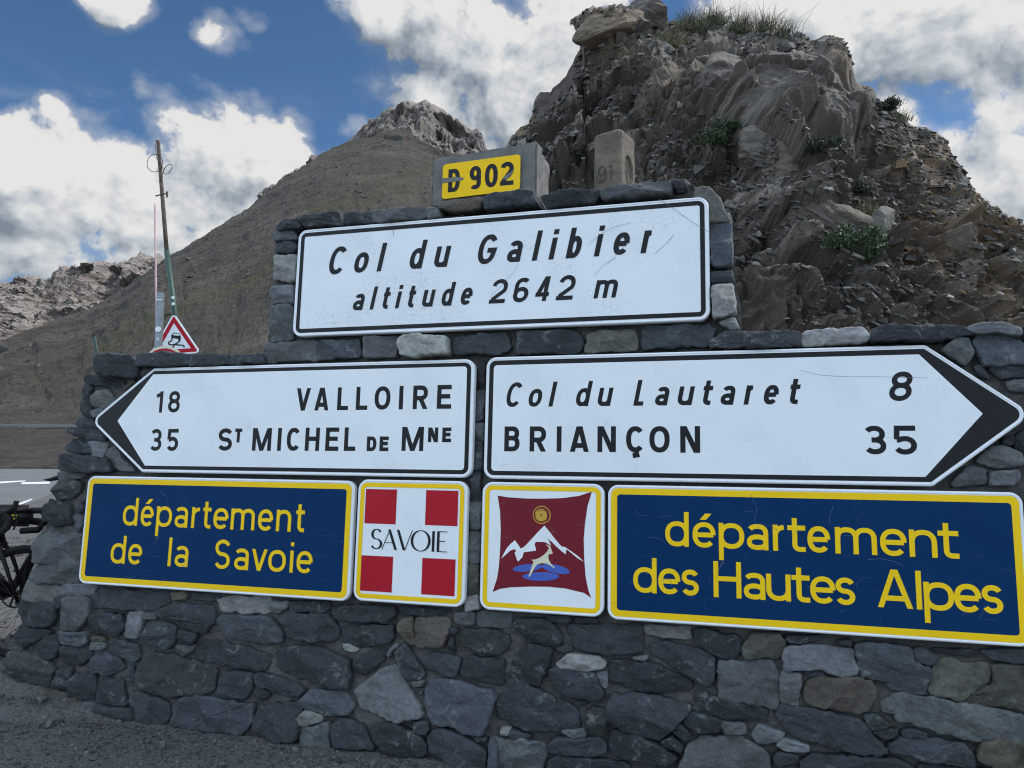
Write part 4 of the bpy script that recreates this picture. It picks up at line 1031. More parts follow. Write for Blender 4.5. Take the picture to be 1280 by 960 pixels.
class Sign:
    def __init__(s, name, label, cat, u, v, group=None):
        s.u, s.v = u, v; s.root = empty(name, wallpt(u, v, 0), label, cat, W_ROT, group)
    def L(s, p, n): return (float(p[0]) - s.u, float(p[1]) - s.v, n)
    def panel(s, P, rad, mat, rimmat):
        prof = [(0, -.034), (0, -.007), (.003, -.001), (.007, .0012), (.011, .0008), (.014, -.0008)]
        v, f = [], []
        for ins, n in prof: o = rpoly(P, rad, ins); v += [s.L(p, n) for p in o]
        k = len(o)
        for r in range(len(prof) - 1):
            f += [(r * k + i, r * k + (i + 1) % k, (r + 1) * k + (i + 1) % k, (r + 1) * k + i) for i in range(k)]
        fi = [1] * len(f); f.append(tuple(range((len(prof) - 1) * k, len(prof) * k))); fi.append(0); f.append(tuple(range(k))[::-1]); fi.append(1)
        return mesh('panel', v, f, [mat, rimmat], s.root, midx=fi)
    def fill(s, name, pts, n, mat, parent=None):
        tri = tessellate_polygon([[Vector((float(p[0]), float(p[1]), 0)) for p in pts]])
        v = [s.L(p, n) for p in pts]; f = []
        for t in tri:
            a, b, c = (Vector(v[i]) for i in t)
            f.append(tuple(t) if (b - a).cross(c - a).z > 0 else tuple(t)[::-1])
        return mesh(name, v, f, mat, parent or s.root)
    def ring(s, name, P, rad, i0, i1, n, mat):
        a, b = rpoly(P, rad, i0), rpoly(P, rad, i1); k = len(a)
        return mesh(name, [s.L(p, n) for p in a + b], [(i, (i + 1) % k, k + (i + 1) % k, k + i) for i in range(k)], mat, s.root)
    def words(s, ws, n, mat):
        for w_ in ws: s.strips('lettering', w_, n, mat)
    def strips(s, name, strokes, n, mat, parent=None):
        m = MB(); e = 0
        for (v, f) in strokes:
            m.add([s.L(p, n + e) for p in v], f); e += .00004
        return m.build(name, mat, parent or s.root)

# ---- lettering drawn as strokes
def arc(cx, cy, rx, ry, a0, a1, n=22, ex=2.3):
    p = []
    for i in range(n + 1):
        a = R(a0 + (a1 - a0) * i / n); c, s = math.cos(a), math.sin(a)
        p.append((cx + rx * math.copysign(abs(c) ** (2 / ex), c), cy + ry * math.copysign(abs(s) ** (2 / ex), s)))
    return p
def glyph(ch, Wd, H, X, t):
    """list of ('R', points) ribbons and ('H', x0,y0,x1,y1) strokes cut level at both ends"""
    h = t / 2; w = Wd - t; c = Wd / 2; Lx, Rx = h, Wd - h
    def st(x, a, b): return ('H', x, a, x, b)
    def o(H_, y0=0): return ('R', arc(c, y0 + H_ / 2, w / 2, H_ / 2 - h, 0, 360, 40))
    def S(H_):
        ry = (H_ - t) / 4
        a = arc(c, H_ - h - ry, w / 2, ry, 22, 270, 20, 2.1); b = arc(c, h + ry, w / 2, ry, 90, -158, 20, 2.1)
        return [('R', a[:-1] + b)]
    cedil = [('R', [(c + .02 * H, h * .5), (c + .06 * H, -.10 * H), (c - .10 * H, -.13 * H)])]
    if ch in 'oO0': return [o(X if ch == 'o' else H)]
    if ch == 'd': return [o(X), st(Rx, 0, H)]
    if ch == 'b': return [o(X), st(Lx, 0, H)]
    if ch == 'p': return [o(X), st(Lx, -.33 * H, X)]
    if ch in 'eé':
        r = [('R', [(h * 1.2, X * .5), (Rx, X * .5)]), ('R', arc(c, X / 2, w / 2, X / 2 - h, 0, 318, 34))]
        if ch == 'é': r.append(('H', c - .03 * H, X + .07 * H, c + .13 * H, X + .25 * H))
        return r
    if ch == 'a':
        yb = .30 * X; rt = .24 * X
        return [('R', arc(c, yb, w / 2, yb - h, 0, 360, 34)), st(Rx, 0, X * .68), ('R', arc(c, X - h - rt, w / 2, rt, 0, 150, 18))]
    if ch == 'u': 
        ry = min(w * .5, X * .45); return [('R', [(Lx, X), (Lx, h + ry)] + arc(c, h + ry, w / 2, ry, 180, 360, 20)[1:]), st(Rx, 0, X)]
    if ch == 'n':
        ry = min(w * .5, X * .45); return [st(Lx, 0, X), ('R', arc(c, X - h - ry, w / 2, ry, 180, 0, 20) + [(Rx, 0)])]
    if ch == 'm':
        q1 = w / 4; ry = min(q1, X * .4)
        return [st(Lx, 0, X), ('R', arc(Lx + q1, X - h - ry, q1, ry, 180, 0, 18) + [(c, 0)]), ('R', arc(c + q1, X - h - ry, q1, ry, 180, 0, 18) + [(Rx, 0)])]
    if ch == 'r': 
        ry = min((Wd - t), X * .35); return [st(Lx, 0, X), ('R', arc(Lx + (Wd - t), X - h - ry, Wd - t, ry, 180, 95, 12))]
    if ch == 't':
        x = Wd * .40; r = min(Wd - x, .2 * X); return [('R', [(x, H * .93), (x, h + r)] + arc(x + r, h + r, r, r, 180, 270, 10)[1:] + [(Wd, h)]), ('R', [(0, X - h), (Wd, X - h)])]
    if ch == 'i': return [st(c, 0, X), st(c, H - t * 1.02, H)]
    if ch in 'lI': return [st(c, 0, H)]
    if ch == 'v': return [('H', t * .55, X, c, 0), ('H', Wd - t * .55, X, c, 0)]
    if ch == 's': return S(X)
    if ch == 'S': return S(H)
    if ch in 'CÇ': return [('R', arc(c, H / 2, w / 2, H / 2 - h, 42, 318, 34))] + (cedil if ch == 'Ç' else [])
    if ch == 'G': return [('R', arc(c, H / 2, w / 2, H / 2 - h, 38, 330, 36) + [(Rx, H * .46), (c, H * .46)])]
    if ch == 'A': return [('H', t * .55, 0, c - t * .10, H), ('H', Wd - t * .55, 0, c + t * .10, H), ('R', [(Wd * .22, H * .25), (Wd * .78, H * .25)])]
    if ch == 'V': return [('H', t * .55, H, c, 0), ('H', Wd - t * .55, H, c, 0)]
    if ch == 'B':
        y = H * .53; r1 = (H - h - y) / 2; r2 = (y - h) / 2
        return [st(Lx, 0, H), ('R', [(Lx, H - h), (Rx * .95 - r1, H - h)] + arc(Rx * .95 - r1, y + r1, r1, r1, 90, -90, 14) + [(Lx, y)]), ('R', [(Lx, y), (Rx - r2, y)] + arc(Rx - r2, h + r2, r2, r2, 90, -90, 14) + [(Lx, h)])]
    if ch == 'D': return [st(Lx, 0, H), ('R', [(Lx, H - h), (c, H - h)] + arc(c, H / 2, Rx - c, H / 2 - h, 90, -90, 24)[1:] + [(Lx, h)])]
    if ch == 'E': return [st(Lx, 0, H), ('R', [(0, H - h), (Wd, H - h)]), ('R', [(0, H * .52), (Wd * .92, H * .52)]), ('R', [(0, h), (Wd, h)])]
    if ch == 'H': return [st(Lx, 0, H), st(Rx, 0, H), ('R', [(Lx, H * .52), (Rx, H * .52)])]
    if ch == 'L': return [st(Lx, 0, H), ('R', [(0, h), (Wd, h)])]
    if ch == 'M': return [st(Lx, 0, H), st(Rx, 0, H), ('H', Lx + .05 * w, H, c, 0), ('H', Rx - .05 * w, H, c, 0)]
    if ch == 'N': return [st(Lx, 0, H), st(Rx, 0, H), ('H', Lx + .06 * w, H, Rx - .06 * w, 0)]
    if ch == 'R':
        y = H * .46; r1 = (H - h - y) / 2
        return [st(Lx, 0, H), ('R', [(Lx, H - h), (Rx - r1, H - h)] + arc(Rx - r1, y + r1, r1, r1, 90, -90, 14) + [(Lx, y)]), ('H', c, y, Wd - t * .55, 0)]
    if ch == 'T': return [st(c, 0, H), ('R', [(0, H - h), (Wd, H - h)])]
    if ch == '1': return [st(Rx, 0, H), ('R', [(Rx, H - t * .55), (Rx - t * .9, H - t * 1.1), (t * .2, H - t * 1.35)])]
    if ch == '2':
        ry = w / 2 * 1.05; cy = H - h - ry
        return [('R', arc(c, cy, w / 2, ry, 165, -32, 22, 2.1) + [(Lx + t * .1, t * .9)]), ('R', [(0, h), (Wd, h)])]
    if ch == '3':
        ry = (H - t) / 4
        return [('R', arc(c - .03 * w, H - h - ry, w / 2 * .95, ry, 150, -90, 20, 2.1)), ('R', arc(c, h + ry, w / 2, ry, 90, -150, 20, 2.1)), ('R', [(c - .2 * w, H / 2), (c + .1 * w, H / 2)])]
    if ch == '4': return [st(Wd * .72, 0, H), ('H', Wd * .66, H, t * .62, H * .30), ('R', [(0, H * .27), (Wd, H * .27)])]
    if ch == '5':
        ry = H * .32 - h
        return [('R', [(Wd * .95, H - h), (Lx * 1.25, H - h), (Lx * 1.1, H * .52)]), ('R', [(Lx * 1.1, H * .50)] + arc(c - .03 * w, h + ry, w / 2 * 1.03, ry, 128, -150, 24, 2.1))]
    if ch in '69':
        ry = H * .31 - h
        r = [('R', arc(c, h + ry, w / 2, ry, 0, 360, 36, 2.2)), ('R', [(Lx, h + ry)] + arc(c, H - h - w * .52, w / 2, w * .52, 180, 40, 18, 2.2))]
        if ch == '9': r = [('R', [(Wd - x, H - y) for x, y in a[1]]) for a in r]
        return r
    if ch == '8':
        ry1 = H * .235 - h * .5; ry2 = (H - t - 2 * ry1) / 2
        return [('R', arc(c, H - h - ry1, w / 2 * .90, ry1, 0, 360, 34, 2.1)), ('R', arc(c, h + ry2, w / 2, ry2, 0, 360, 34, 2.1))]
    raise ValueError(ch)
def ribbon(pts, t):
    p = np.array(pts); n = len(p); cl_ = np.linalg.norm(p[0] - p[-1]) < 1e-7
    if cl_: p = p[:-1]; n -= 1
    keep = [0] + [i for i in range(1, n) if np.linalg.norm(p[i] - p[i - 1]) > 1e-6]; p = p[keep]; n = len(p)
    L_, R_ = [], []
    for i in range(n):
        a = p[i - 1] if (i or cl_) else None; b = p[(i + 1) % n] if (i < n - 1 or cl_) else None
        ds = [d / np.linalg.norm(d) for d in ([p[i] - a] if a is not None else []) + ([b - p[i]] if b is not None else [])]
        ns = [np.array([-d[1], d[0]]) for d in ds]; m_ = sum(ns); m_ = m_ / max(np.linalg.norm(m_), 1e-6); k = t / 2 / max(m_ @ ns[0], .45)
        L_.append(p[i] + m_ * k); R_.append(p[i] - m_ * k)
    v = L_ + R_; f = [(i, n + i, n + (i + 1) % n, (i + 1) % n) for i in range(n if cl_ else n - 1)]
    return v, f
def hstroke(x0, y0, x1, y1, t):
    if y1 < y0: x0, y0, x1, y1 = x1, y1, x0, y0
    k = t * math.hypot(x1 - x0, y1 - y0) / (y1 - y0) / 2
    return [(x0 - k, y0), (x0 + k, y0), (x1 + k, y1), (x1 - k, y1)], [(0, 1, 2, 3)]
def letter(ch, u0, v0, Wd, H, X, t, shear=0):
    out = []
    for s_ in glyph(ch, Wd, H, X, t):
        v, f = ribbon(s_[1], t) if s_[0] == 'R' else hstroke(*s_[1:], t)
        v = [(u0 + float(x) + float(y) * shear, v0 + float(y)) for x, y in v]
        # counter-clockwise faces
        g_ = []
        for q_ in f:
            ar = sum(v[q_[i]][0] * v[q_[(i + 1) % len(q_)]][1] - v[q_[(i + 1) % len(q_)]][0] * v[q_[i]][1] for i in range(len(q_)))
            g_.append(q_ if ar > 0 else q_[::-1])
        out.append((v, g_))
    return out
LOW = set('aeénmoprsuv')
def textline(glyphs, base, hpx, xf, tf, shear=0, bh=None):
    """glyphs: (char, left px, right px[, base line px, height px]); base: two points of the base line in pixels"""
    (x0, y0), (x1, y1) = base; out = []
    def yb(x): return y0 + (y1 - y0) * (x - x0) / (x1 - x0)
    xm = [(g_[1] + g_[2]) / 2 for g_ in glyphs]
    vb = np.array([uv(x, yb(x))[1] for x in xm]); ub = np.array([uv(x, yb(x))[0] for x in xm])
    fit = np.polyfit(ub, vb, 1) if len(ub) > 2 else (0, vb.mean())
    hx, hv = hpx; H = uv(hx, hv[0])[1] - uv(hx, hv[1])[1]
    t = tf * H; prev = None
    for g_, x in zip(glyphs, xm):
        ch, xl, xr = g_[:3]; b = yb(x); Hh = H; tt = t
        v0 = np.polyval(fit, uv(x, b)[0]); hp = hv[1] - hv[0]
        if len(g_) > 3:
            v0 = uv(x, g_[3])[1]; Hh = uv(x, g_[3] - g_[4])[1] - v0; tt = t * (.82 if Hh < H * .8 else 1); b = g_[3]; hp = g_[4]
        gh = xf if ch in LOW else 1.0
        ymid = b - hp * gh / 2
        ul, ur = uv(xl, ymid)[0], uv(xr, ymid)[0]
        lean = .00014 * (757 - x) * hp * gh * (.5 if ch in 'oO0CGSeas' else 1)
        Wd = (ur - ul) * (1 - lean / max(xr - xl, 1)) - shear * Hh * gh * (.62 if ch in 'oO0CGSeé26890' else .45 if ch == 't' else .95)
        Wd = max(Wd, tt)
        u0 = ul + (ur - ul - Wd - shear * Hh * gh) / 2
        if prev is None or xl - prev > .5 * (hv[1] - hv[0]): out.append([])
        prev = xr; out[-1] += letter(ch, u0, v0, Wd, Hh, Hh * xf, tt, shear)
    return out
def tg(s, ox, oy, k): return [(a[0], ox + a[1] * k, ox + a[2] * k, *([oy + a[3] * k, a[4] * k] if len(a) > 3 else [])) for a in s]
def rect(a0, a1, b0, b1): return [(a0, b0), (a1, b0), (a1, b1), (a0, b1)]

# ---- summit sign
P = rect(-1.321, 1.004, .297, .933)
s = Sign('summit_sign', 'white rectangular sign with slanted black writing and an altitude, on the wall\'s upper tier', 'road sign', -.158, .297)
s.panel(P, [.055] * 4, M['white'], M['rim']); s.ring('border', P, [.055] * 4, .021, .044, .0006, M['black'])
k = .203125
l1 = tg([('C',100,222),('o',255,355),('l',398,463),('d',592,712),('u',745,857)], 390, 260, k) + tg([('G',30,165),('a',210,320),('l',368,437),('i',473,537),('b',577,697),('i',753,817),('e',865,977),('r',1037,1128)], 590, 260, k)
l2 = tg([('a',248,330),('l',355,407),('t',432,488),('i',512,562),('t',588,645),('u',672,762),('d',790,887),('e',912,993)], 390, 260, k) + tg([('2',108,225),('6',250,362),('4',383,495),('2',520,642),('m',748,905)], 590, 260, k)
tx = textline(l1, ((473, 339.2), (803, 316.5)), (477, (304, 339)), .72, .165, .20) + textline(l2, ((464.7, 386.9), (756.5, 372.3)), (467, (358.3, 386.8)), .72, .165, .20)
s.words(tx, .0008, M['black'])

# ---- the two arrow signs
def arrow_pts(pxs): return [uv(x, y) for x, y in pxs]
def ccw(P): return P if sum(P[i][0] * P[(i + 1) % len(P)][1] - P[(i + 1) % len(P)][0] * P[i][1] for i in range(len(P))) > 0 else P[::-1]
def arrow(name, label, outer, rad, inner, irad, lines, base_u):
    b = min(p[1] for p in outer)
    s = Sign(name, label, 'road sign', base_u, b)
    s.panel(outer, rad, M['white_plain'], M['rim'])
    a, c = rpoly(outer, rad, .019), rpoly(inner, irad, 0)
    s.fill('border', a, .0004, M['black']); s.fill('field', c, .0009, M['white_plain'])
    s.words(lines, .0014, M['black']); return s
lt, lb = -.489, .141
tip = uv(113, 526)
outer = [(tip[0], tip[1]), (uv(177, 591)[0], lt), (-.208, lt), (-.208, lb - .002), (uv(192, 462)[0], lb - .002)]
rad = [.05, .03, .055, .055, .03]
it = uv(147, 526)
inner = [it, (uv(181, 584)[0], lt + .040), (-.208 - .042, lt + .040), (-.208 - .042, lb - .042), (uv(191.6, 469)[0], lb - .042)]
k = .1875
tx = textline(tg([('1',128,185),('8',212,300)], 170, 450, k), ((190, 516), (230, 515.4)), (200, (489.4, 516)), .72, .17)
tx += textline(tg([('3',90,178),('5',203,290)], 170, 450, k), ((180, 563.6), (230, 563.6)), (205, (536.2, 563.6)), .72, .17)
tx += textline(tg([('V',52,155),('A',175,278),('L',327,407),('L',452,535),('O',577,685),('I',735,775),('R',832,935),('E',993,1092)], 360, 450, k), ((378, 513.4), (555, 510.9)), (378, (485.3, 513.4)), .72, .185)
tx += textline(tg([('S',548,645),('T',658,710,550,93),('M',773,908),('I',938,977),('C',1005,1100)], 170, 450, k) + tg([('H',112,215),('E',248,343),('L',373,455),('D',525,592,607,97),('E',610,673,607,97),('M',757,907),('N',933,1003,548,98),('E',1028,1090,548,98)], 360, 450, k), ((280, 563.4), (560, 563.8)), (330, (535.2, 563.6)), .72, .185)
arrow('direction_sign', 'white arrow sign pointing left with distances 18 and 35', ccw(outer), rad, ccw(inner), [.004, .006, .018, .018, .006], tx, -1.2)
rt_, rb = -.491, .141
tip = uv(1292, 517.5)
u_t, u_b = uv(1158, 430)[0], uv(1165, 608.5)[0]; uvx = (u_t + u_b) / 2
outer = [(-.144, rt_), (uvx, rt_), (tip[0], tip[1]), (uvx, rb + .004), (-.144, rb + .004)]
it = uv(1228.4, 517)
ui = (uv(1148.7, 440)[0] + uv(1156.6, 596.5)[0]) / 2
inner = [(-.144 + .043, rt_ + .041), (ui, rt_ + .041), it, (ui, rb - .040), (-.144 + .043, rb - .040)]
k = .21875
tx = textline(tg([('C',78,182),('o',205,292),('l',323,375),('d',473,577),('u',598,695),('L',808,890),('a',927,1020),('u',1055,1160)], 615, 450, k) + tg([('t',35,100),('a',135,232),('r',272,345),('e',383,478),('t',532,598)], 870, 440, k), ((688, 508.2), (994, 505.2)), (691, (477.1, 508.2)), .72, .165, .20)
tx += textline(tg([('8',1103,1242)], 870, 440, k), ((1100, 501.5), (1150, 501.0)), (1126, (464.7, 501.4)), .72, .17, .17)
tx += textline(tg([('B',70,160),('R',215,310),('I',368,400),('A',445,555),('N',603,708),('Ç',767,872),('O',900,1015),('N',1077,1188)], 615, 450, k), ((640, 564.2), (863, 565.9)), (700, (533.0, 564.7)), .72, .19)
tx += textline(tg([('3',962,1082),('5',1133,1258)], 870, 440, k), ((1080, 568), (1145, 568.2)), (1112, (532.0, 568)), .72, .18)
arrow('direction_sign', 'white arrow sign pointing right with distances 8 and 35', outer, [.055, .03, .055, .03, .055], inner, [.018, .006, .004, .006, .018], tx, .85)

# ---- blue department signs
def blue(P, label, lines):
    s = Sign('department_sign', label, 'road sign', (P[0][0] + P[1][0]) / 2, P[0][1])
    s.panel(P, [.05] * 4, M['rim'], M['rim'])
    a = rpoly(P, [.05] * 4, .016); s.fill('border', a, .0004, M['yellow'])
    s.fill('field', rpoly(P, [.062] * 4, .046), .0009, M['blue'])
    s.words(lines, .0014, M['yellow'])
k = .21875
tx = textline(tg([('d',150,248),('é',252,335),('p',342,440),('a',450,528),('r',543,610),('t',607,665),('e',670,760),('m',768,912),('e',925,1015),('n',1028,1120),('t',1140,1198)], 120, 600, k), ((170, 657.3), (358, 664.5)), (172, (622.5, 657.5)), .725, .128)
tx += textline(tg([('d',80,178),('e',183,267),('l',405,442),('a',450,530),('S',678,770),('a',790,875),('v',885,982),('o',983,1087),('i',1102,1137),('e',1145,1240)], 120, 600, k), ((150, 704.6), (382, 716.6)), (156, (669.6, 704.9)), .725, .128)
blue(rect(-2.671, -.876, -1.153, -.515), 'dark blue sign in yellow letters left of the red and white square', tx)
k = .1953125; k2 = .203125
tx = textline(tg([('d',265,413),('é',440,585),('p',608,768),('a',787,922),('r',955,1045),('t',1050,1157),('e',1175,1318)], 780, 620, k) + tg([('m',170,420),('e',445,605),('n',627,790),('t',805,920)], 1010, 630, k2), ((858, 683.5), (1150, 696.4)), (858, (640.1, 683.5)), .725, .135)
tx += textline(tg([('d',60,208),('e',220,360),('s',370,478),('H',575,748),('a',767,903),('u',913,1065),('t',1077,1185)], 780, 620, k) + tg([('e',15,168),('s',172,288),('A',430,638),('l',655,708),('p',717,895),('e',902,1065),('s',1073,1197)], 1010, 630, k2), ((815, 741.5), (1235, 767)), (817, (697.5, 741.6)), .725, .135)
blue(rect(.504, 2.288, -1.152, -.510), 'dark blue sign in yellow letters right of the maroon emblem', tx)

# ---- square with the red quarters
P = rect(-.855, -.227, -1.145, -.506)
s = Sign('emblem_sign', 'square sign with a white cross between four red squares', 'road sign', -.541, -1.145)
s.panel(P, [.055] * 4, M['white_plain'], M['rim']); s.ring('border', P, [.055] * 4, .017, .040, .0006, M['yellow'])
T1 = tiles(440, 590, .1875)
for qd in ([(95,112),(303,118),(288,348),(82,342)], [(497,122),(712,124),(700,360),(485,354)], [(66,555),(277,565),(262,803),(52,790)], [(472,573),(692,583),(682,828),(459,815)]):
    q_ = [uv(x, y) for x, y in T1(qd)]; us = [(q_[0][0] + q_[3][0]) / 2, (q_[1][0] + q_[2][0]) / 2]; vs_ = [(q_[2][1] + q_[3][1]) / 2, (q_[0][1] + q_[1][1]) / 2]
    s.fill('red_square', rect(us[0], us[1], vs_[0], vs_[1]), .0007, M['red'])
def fat(pts, thick, thin):
    p = np.array(pts); v1, v2 = [], []; n = len(p)
    for i in range(n):
        d = p[min(i + 1, n - 1)] - p[max(i - 1, 0)]; d = d / np.linalg.norm(d); nn = np.array([-d[1], d[0]])
        w_ = (thin + (thick - thin) * abs(nn[0]) ** 1.6) / 2; v1.append(p[i] + nn * w_); v2.append(p[i] - nn * w_)
    return [tuple(a) for a in v1 + v2], [(i, n + i, n + i + 1, i + 1) for i in range(n - 1)]
tx = []
vb = np.mean([uv(470, 686.8)[1], uv(553, 689.6)[1]]); vt = np.mean([uv(472, 661.5)[1], uv(555, 664.0)[1]]); H = vt - vb; tk, tn = H * .135, H * .035
for ch, xl, xr in [('S',127,200),('A',198,305),('V',295,405),('O',392,525),('I',530,555),('E',567,635)]:
    ua, ub_ = uv(440 + xl * .1875, 674)[0], uv(440 + xr * .1875, 676)[0]
    if ch == 'S':
        ry = (H - tn) / 4; cx = (ua + ub_) / 2; rx = (ub_ - ua) / 2 * .86
        pts = arc(cx, vb + H - tn / 2 - ry, rx * .9, ry, 30, 270, 22, 2)[:-1] + arc(cx, vb + tn / 2 + ry, rx, ry, 90, -155, 22, 2)
        pts = [pts[i] for i in range(len(pts))]; tx.append(fat(pts, tk * 1.0, tn * 1.3))
    elif ch == 'A':
        tx += [hstroke(ua + tn, vb, (ua + ub_) / 2, vt, tn * 1.2), hstroke(ub_ - tk * .7, vb, (ua + ub_) / 2 - tn, vt, tk), ribbon([(ua + (ub_ - ua) * .25, vb + H * .34), (ua + (ub_ - ua) * .72, vb + H * .34)], tn)]
    elif ch == 'V': tx += [hstroke(ua + tk * .6, vt, (ua + ub_) / 2, vb, tk), hstroke(ub_ - tn, vt, (ua + ub_) / 2 + tn, vb, tn * 1.2)]
    elif ch == 'O': tx.append(fat(arc((ua + ub_) / 2, vb + H / 2, (ub_ - ua) / 2 - tk / 2, H / 2, 0, 360, 44, 2), tk, tn))
    elif ch == 'I': tx.append(hstroke((ua + ub_) / 2, vb, (ua + ub_) / 2, vt, tk))
    else: tx += [hstroke(ua + tk / 2, vb, ua + tk / 2, vt, tk)] + [ribbon([(ua, y), (ub_ - d, y)], tn * 1.15) for y, d in ((vb + tn / 2, 0), (vb + H * .52, .012), (vt - tn / 2, 0))]
def face_up(l):
    r = []
    for v, f in l:
        g_ = []
        for q_ in f:
            ar = sum(v[q_[i]][0] * v[q_[(i + 1) % len(q_)]][1] - v[q_[(i + 1) % len(q_)]][0] * v[q_[i]][1] for i in range(len(q_)))
            g_.append(q_ if ar > 0 else q_[::-1])
        r.append((v, g_))
    return r
s.strips('lettering', face_up(tx), .0008, M['black'])

# ---- square with the mountain emblem
P = rect(-.147, .486, -1.147, -.507)
s = Sign('emblem_sign', 'square sign with a maroon field, white peaks and a leaping ibex', 'road sign', .17, -1.147)
s.panel(P, [.055] * 4, M['white_plain'], M['rim']); s.ring('border', P, [.055] * 4, .017, .040, .0006, M['yellow'])
T2 = tiles(600, 600, .177); e = lambda p: [uv(x, y) for x, y in T2(p)]
fld = s.fill('emblem_field', e([(125,110),(200,122),(330,131),(450,132),(580,128),(700,112),(790,82),(760,180),(742,300),(732,420),(736,560),(745,680),(765,780),(785,832),(735,797),(600,765),(480,753),(360,752),(220,757),(140,768),(90,790),(122,690),(135,600),(143,480),(147,350),(142,220)]), .0007, M['maroon'])
mt_ = [(150,555),(165,525),(190,480),(215,452),(247,425),(262,446),(290,485),(320,465),(375,405),(415,362),(455,322),(480,350),(520,402),(560,452),(578,470),(600,473),(640,500),(690,535),(735,577),(690,553),(640,512),(610,488),(606,525),(580,505),(540,470),(510,440),(480,412),(503,465),(485,452),(460,440),(430,437),(395,437),(386,452),(397,498),(350,505),(310,510),(300,545),(270,576),(260,560),(245,512),(258,500),(240,488),(215,498),(185,525)]
s.fill('emblem_peaks', e(mt_), .0013, M['white_plain'], fld)
def ell(cx, cy, rx, ry, rot=0, n=30): return [(cx + rx * math.cos(a) * math.cos(rot) - ry * math.sin(a) * math.sin(rot), cy + rx * math.cos(a) * math.sin(rot) + ry * math.sin(a) * math.cos(rot)) for a in (2 * math.pi * i / n for i in range(n))]
m = MB()
for i, q_ in enumerate((ell(430, 681, 130, 31), ell(335, 620, 105, 26, -.10), ell(535, 628, 102, 30, .22))):
    p_ = [s.L(x, .0013 + i * .0001) for x in e(q_)]; m.add(p_, [tuple(range(len(p_)))[::-1]])
m.build('emblem_lakes', M['lake'], fld)
s.fill('emblem_ibex', e([(343,680),(356,640),(370,600),(378,578),(362,562),(385,562),(420,550),(450,530),(470,510),(482,492),(488,480),(478,466),(462,458),(480,457),(497,468),(505,490),(515,518),(508,524),(488,523),(482,545),(490,570),(505,595),(530,618),(522,622),(495,602),(470,590),(435,586),(405,597),(385,622),(368,655),(352,682)]), .0019, M['cream'], fld)
def spiral(r0, r1, turns, off=0, n=60): return [(435 + (r0 + (r1 - r0) * i / n) * math.cos(off + turns * 2 * math.pi * i / n), 248 + (r0 + (r1 - r0) * i / n) * math.sin(off + turns * 2 * math.pi * i / n) * 1.05) for i in range(n + 1)]
s.fill('emblem_sun', e(ell(433, 250, 46, 48)), .0013, M['ochre'], fld)
s.strips('emblem_rays', face_up([ribbon(e(spiral(56, 62, 1.0, .8)), .0045), ]), .0014, M['ochre'], fld)
s.strips('emblem_swirl', face_up([ribbon(e(spiral(34, 42, .45, 4.0, 24)), .0035), ribbon(e(spiral(42, 46, .4, .8, 24)), .003), ribbon(e(spiral(4, 7, .8, 0, 12)), .004)]), .0016, M['maroon'], fld)
# ---- hairline scratches on the summit sign and the right arrow
def scr(pts, w_): return face_up([ribbon([uv(x, y) for x, y in pts], w_)])

rs_ = random.Random(5)
def scratch_set(parent_name, label_hint, curves, mat, n_):
    root = [o for o in C.objects if o.name.split('.')[0] == parent_name and label_hint in o.get('label', '')][0]
    inv = root.matrix_world.inverted(); m = MB(); k = 0
    for pts, w_ in curves:
        v, f = face_up([ribbon([uv(x, y) for x, y in pts], w_)])[0]
        m.add([tuple(inv @ Vector(wallpt(a, b, n_ + k).tolist())) for a, b in v], f); k += .00003
        m.build('scratch', mat, root); m = MB()
bpy.context.view_layer.update()
scratch_set('summit_sign', 'slanted', [([(824, 249), (838, 258), (853, 269), (866, 278), (886, 290)], .0018), ([(760, 330), (772, 316), (786, 304)], .0010), ([(818, 318), (832, 305), (842, 294)], .0018), ([(612, 372), (628, 356), (642, 340), (648, 330)], .0012), ([(742, 345), (756, 330), (770, 322)], .0014), ([(735, 306), (752, 292), (768, 284), (790, 278)], .0014), ([(492, 287), (492, 295)], .002), ([(461, 293), (459, 299)], .0010)], M['scratch_dark'], .0020)
scratch_set('direction_sign', 'right', [([(1001, 463), (1016, 467), (1030, 469.5), (1060, 471), (1100, 471), (1160, 472.5)], .0015)], M['scratch_dark'], .0020)
def arcs(x0, x1, y0, y1, n):
    out = []
    for i in range(n):
        x, y = rs_.uniform(x0, x1), rs_.uniform(y0, y1); a = rs_.uniform(0, 6.28); L_ = rs_.uniform(5, 24); cv = rs_.uniform(-.05, .05); p = []
        for j in range(7): p.append((x, y)); x += math.cos(a) * L_ / 6; y += math.sin(a) * L_ / 6; a += cv * L_ / 2
        out.append((p, rs_.uniform(.0005, .0010)))
    return out
scratch_set('department_sign', 'right', arcs(790, 1240, 630, 770, 18) + [([(938, 618), (945, 632), (946, 640), (943, 650), (948, 660)], .0010), ([(1042, 632), (1037, 645), (1037, 655)], .0015), ([(1083, 700), (1100, 698), (1118, 702), (1130, 708)], .0014)], M['scratch_pale'], .0024)
scratch_set('department_sign', 'left', arcs(125, 425, 612, 735, 14) + [([(200, 614), (208, 620), (211, 632)], .0013)], M['scratch_pale'], .0024)

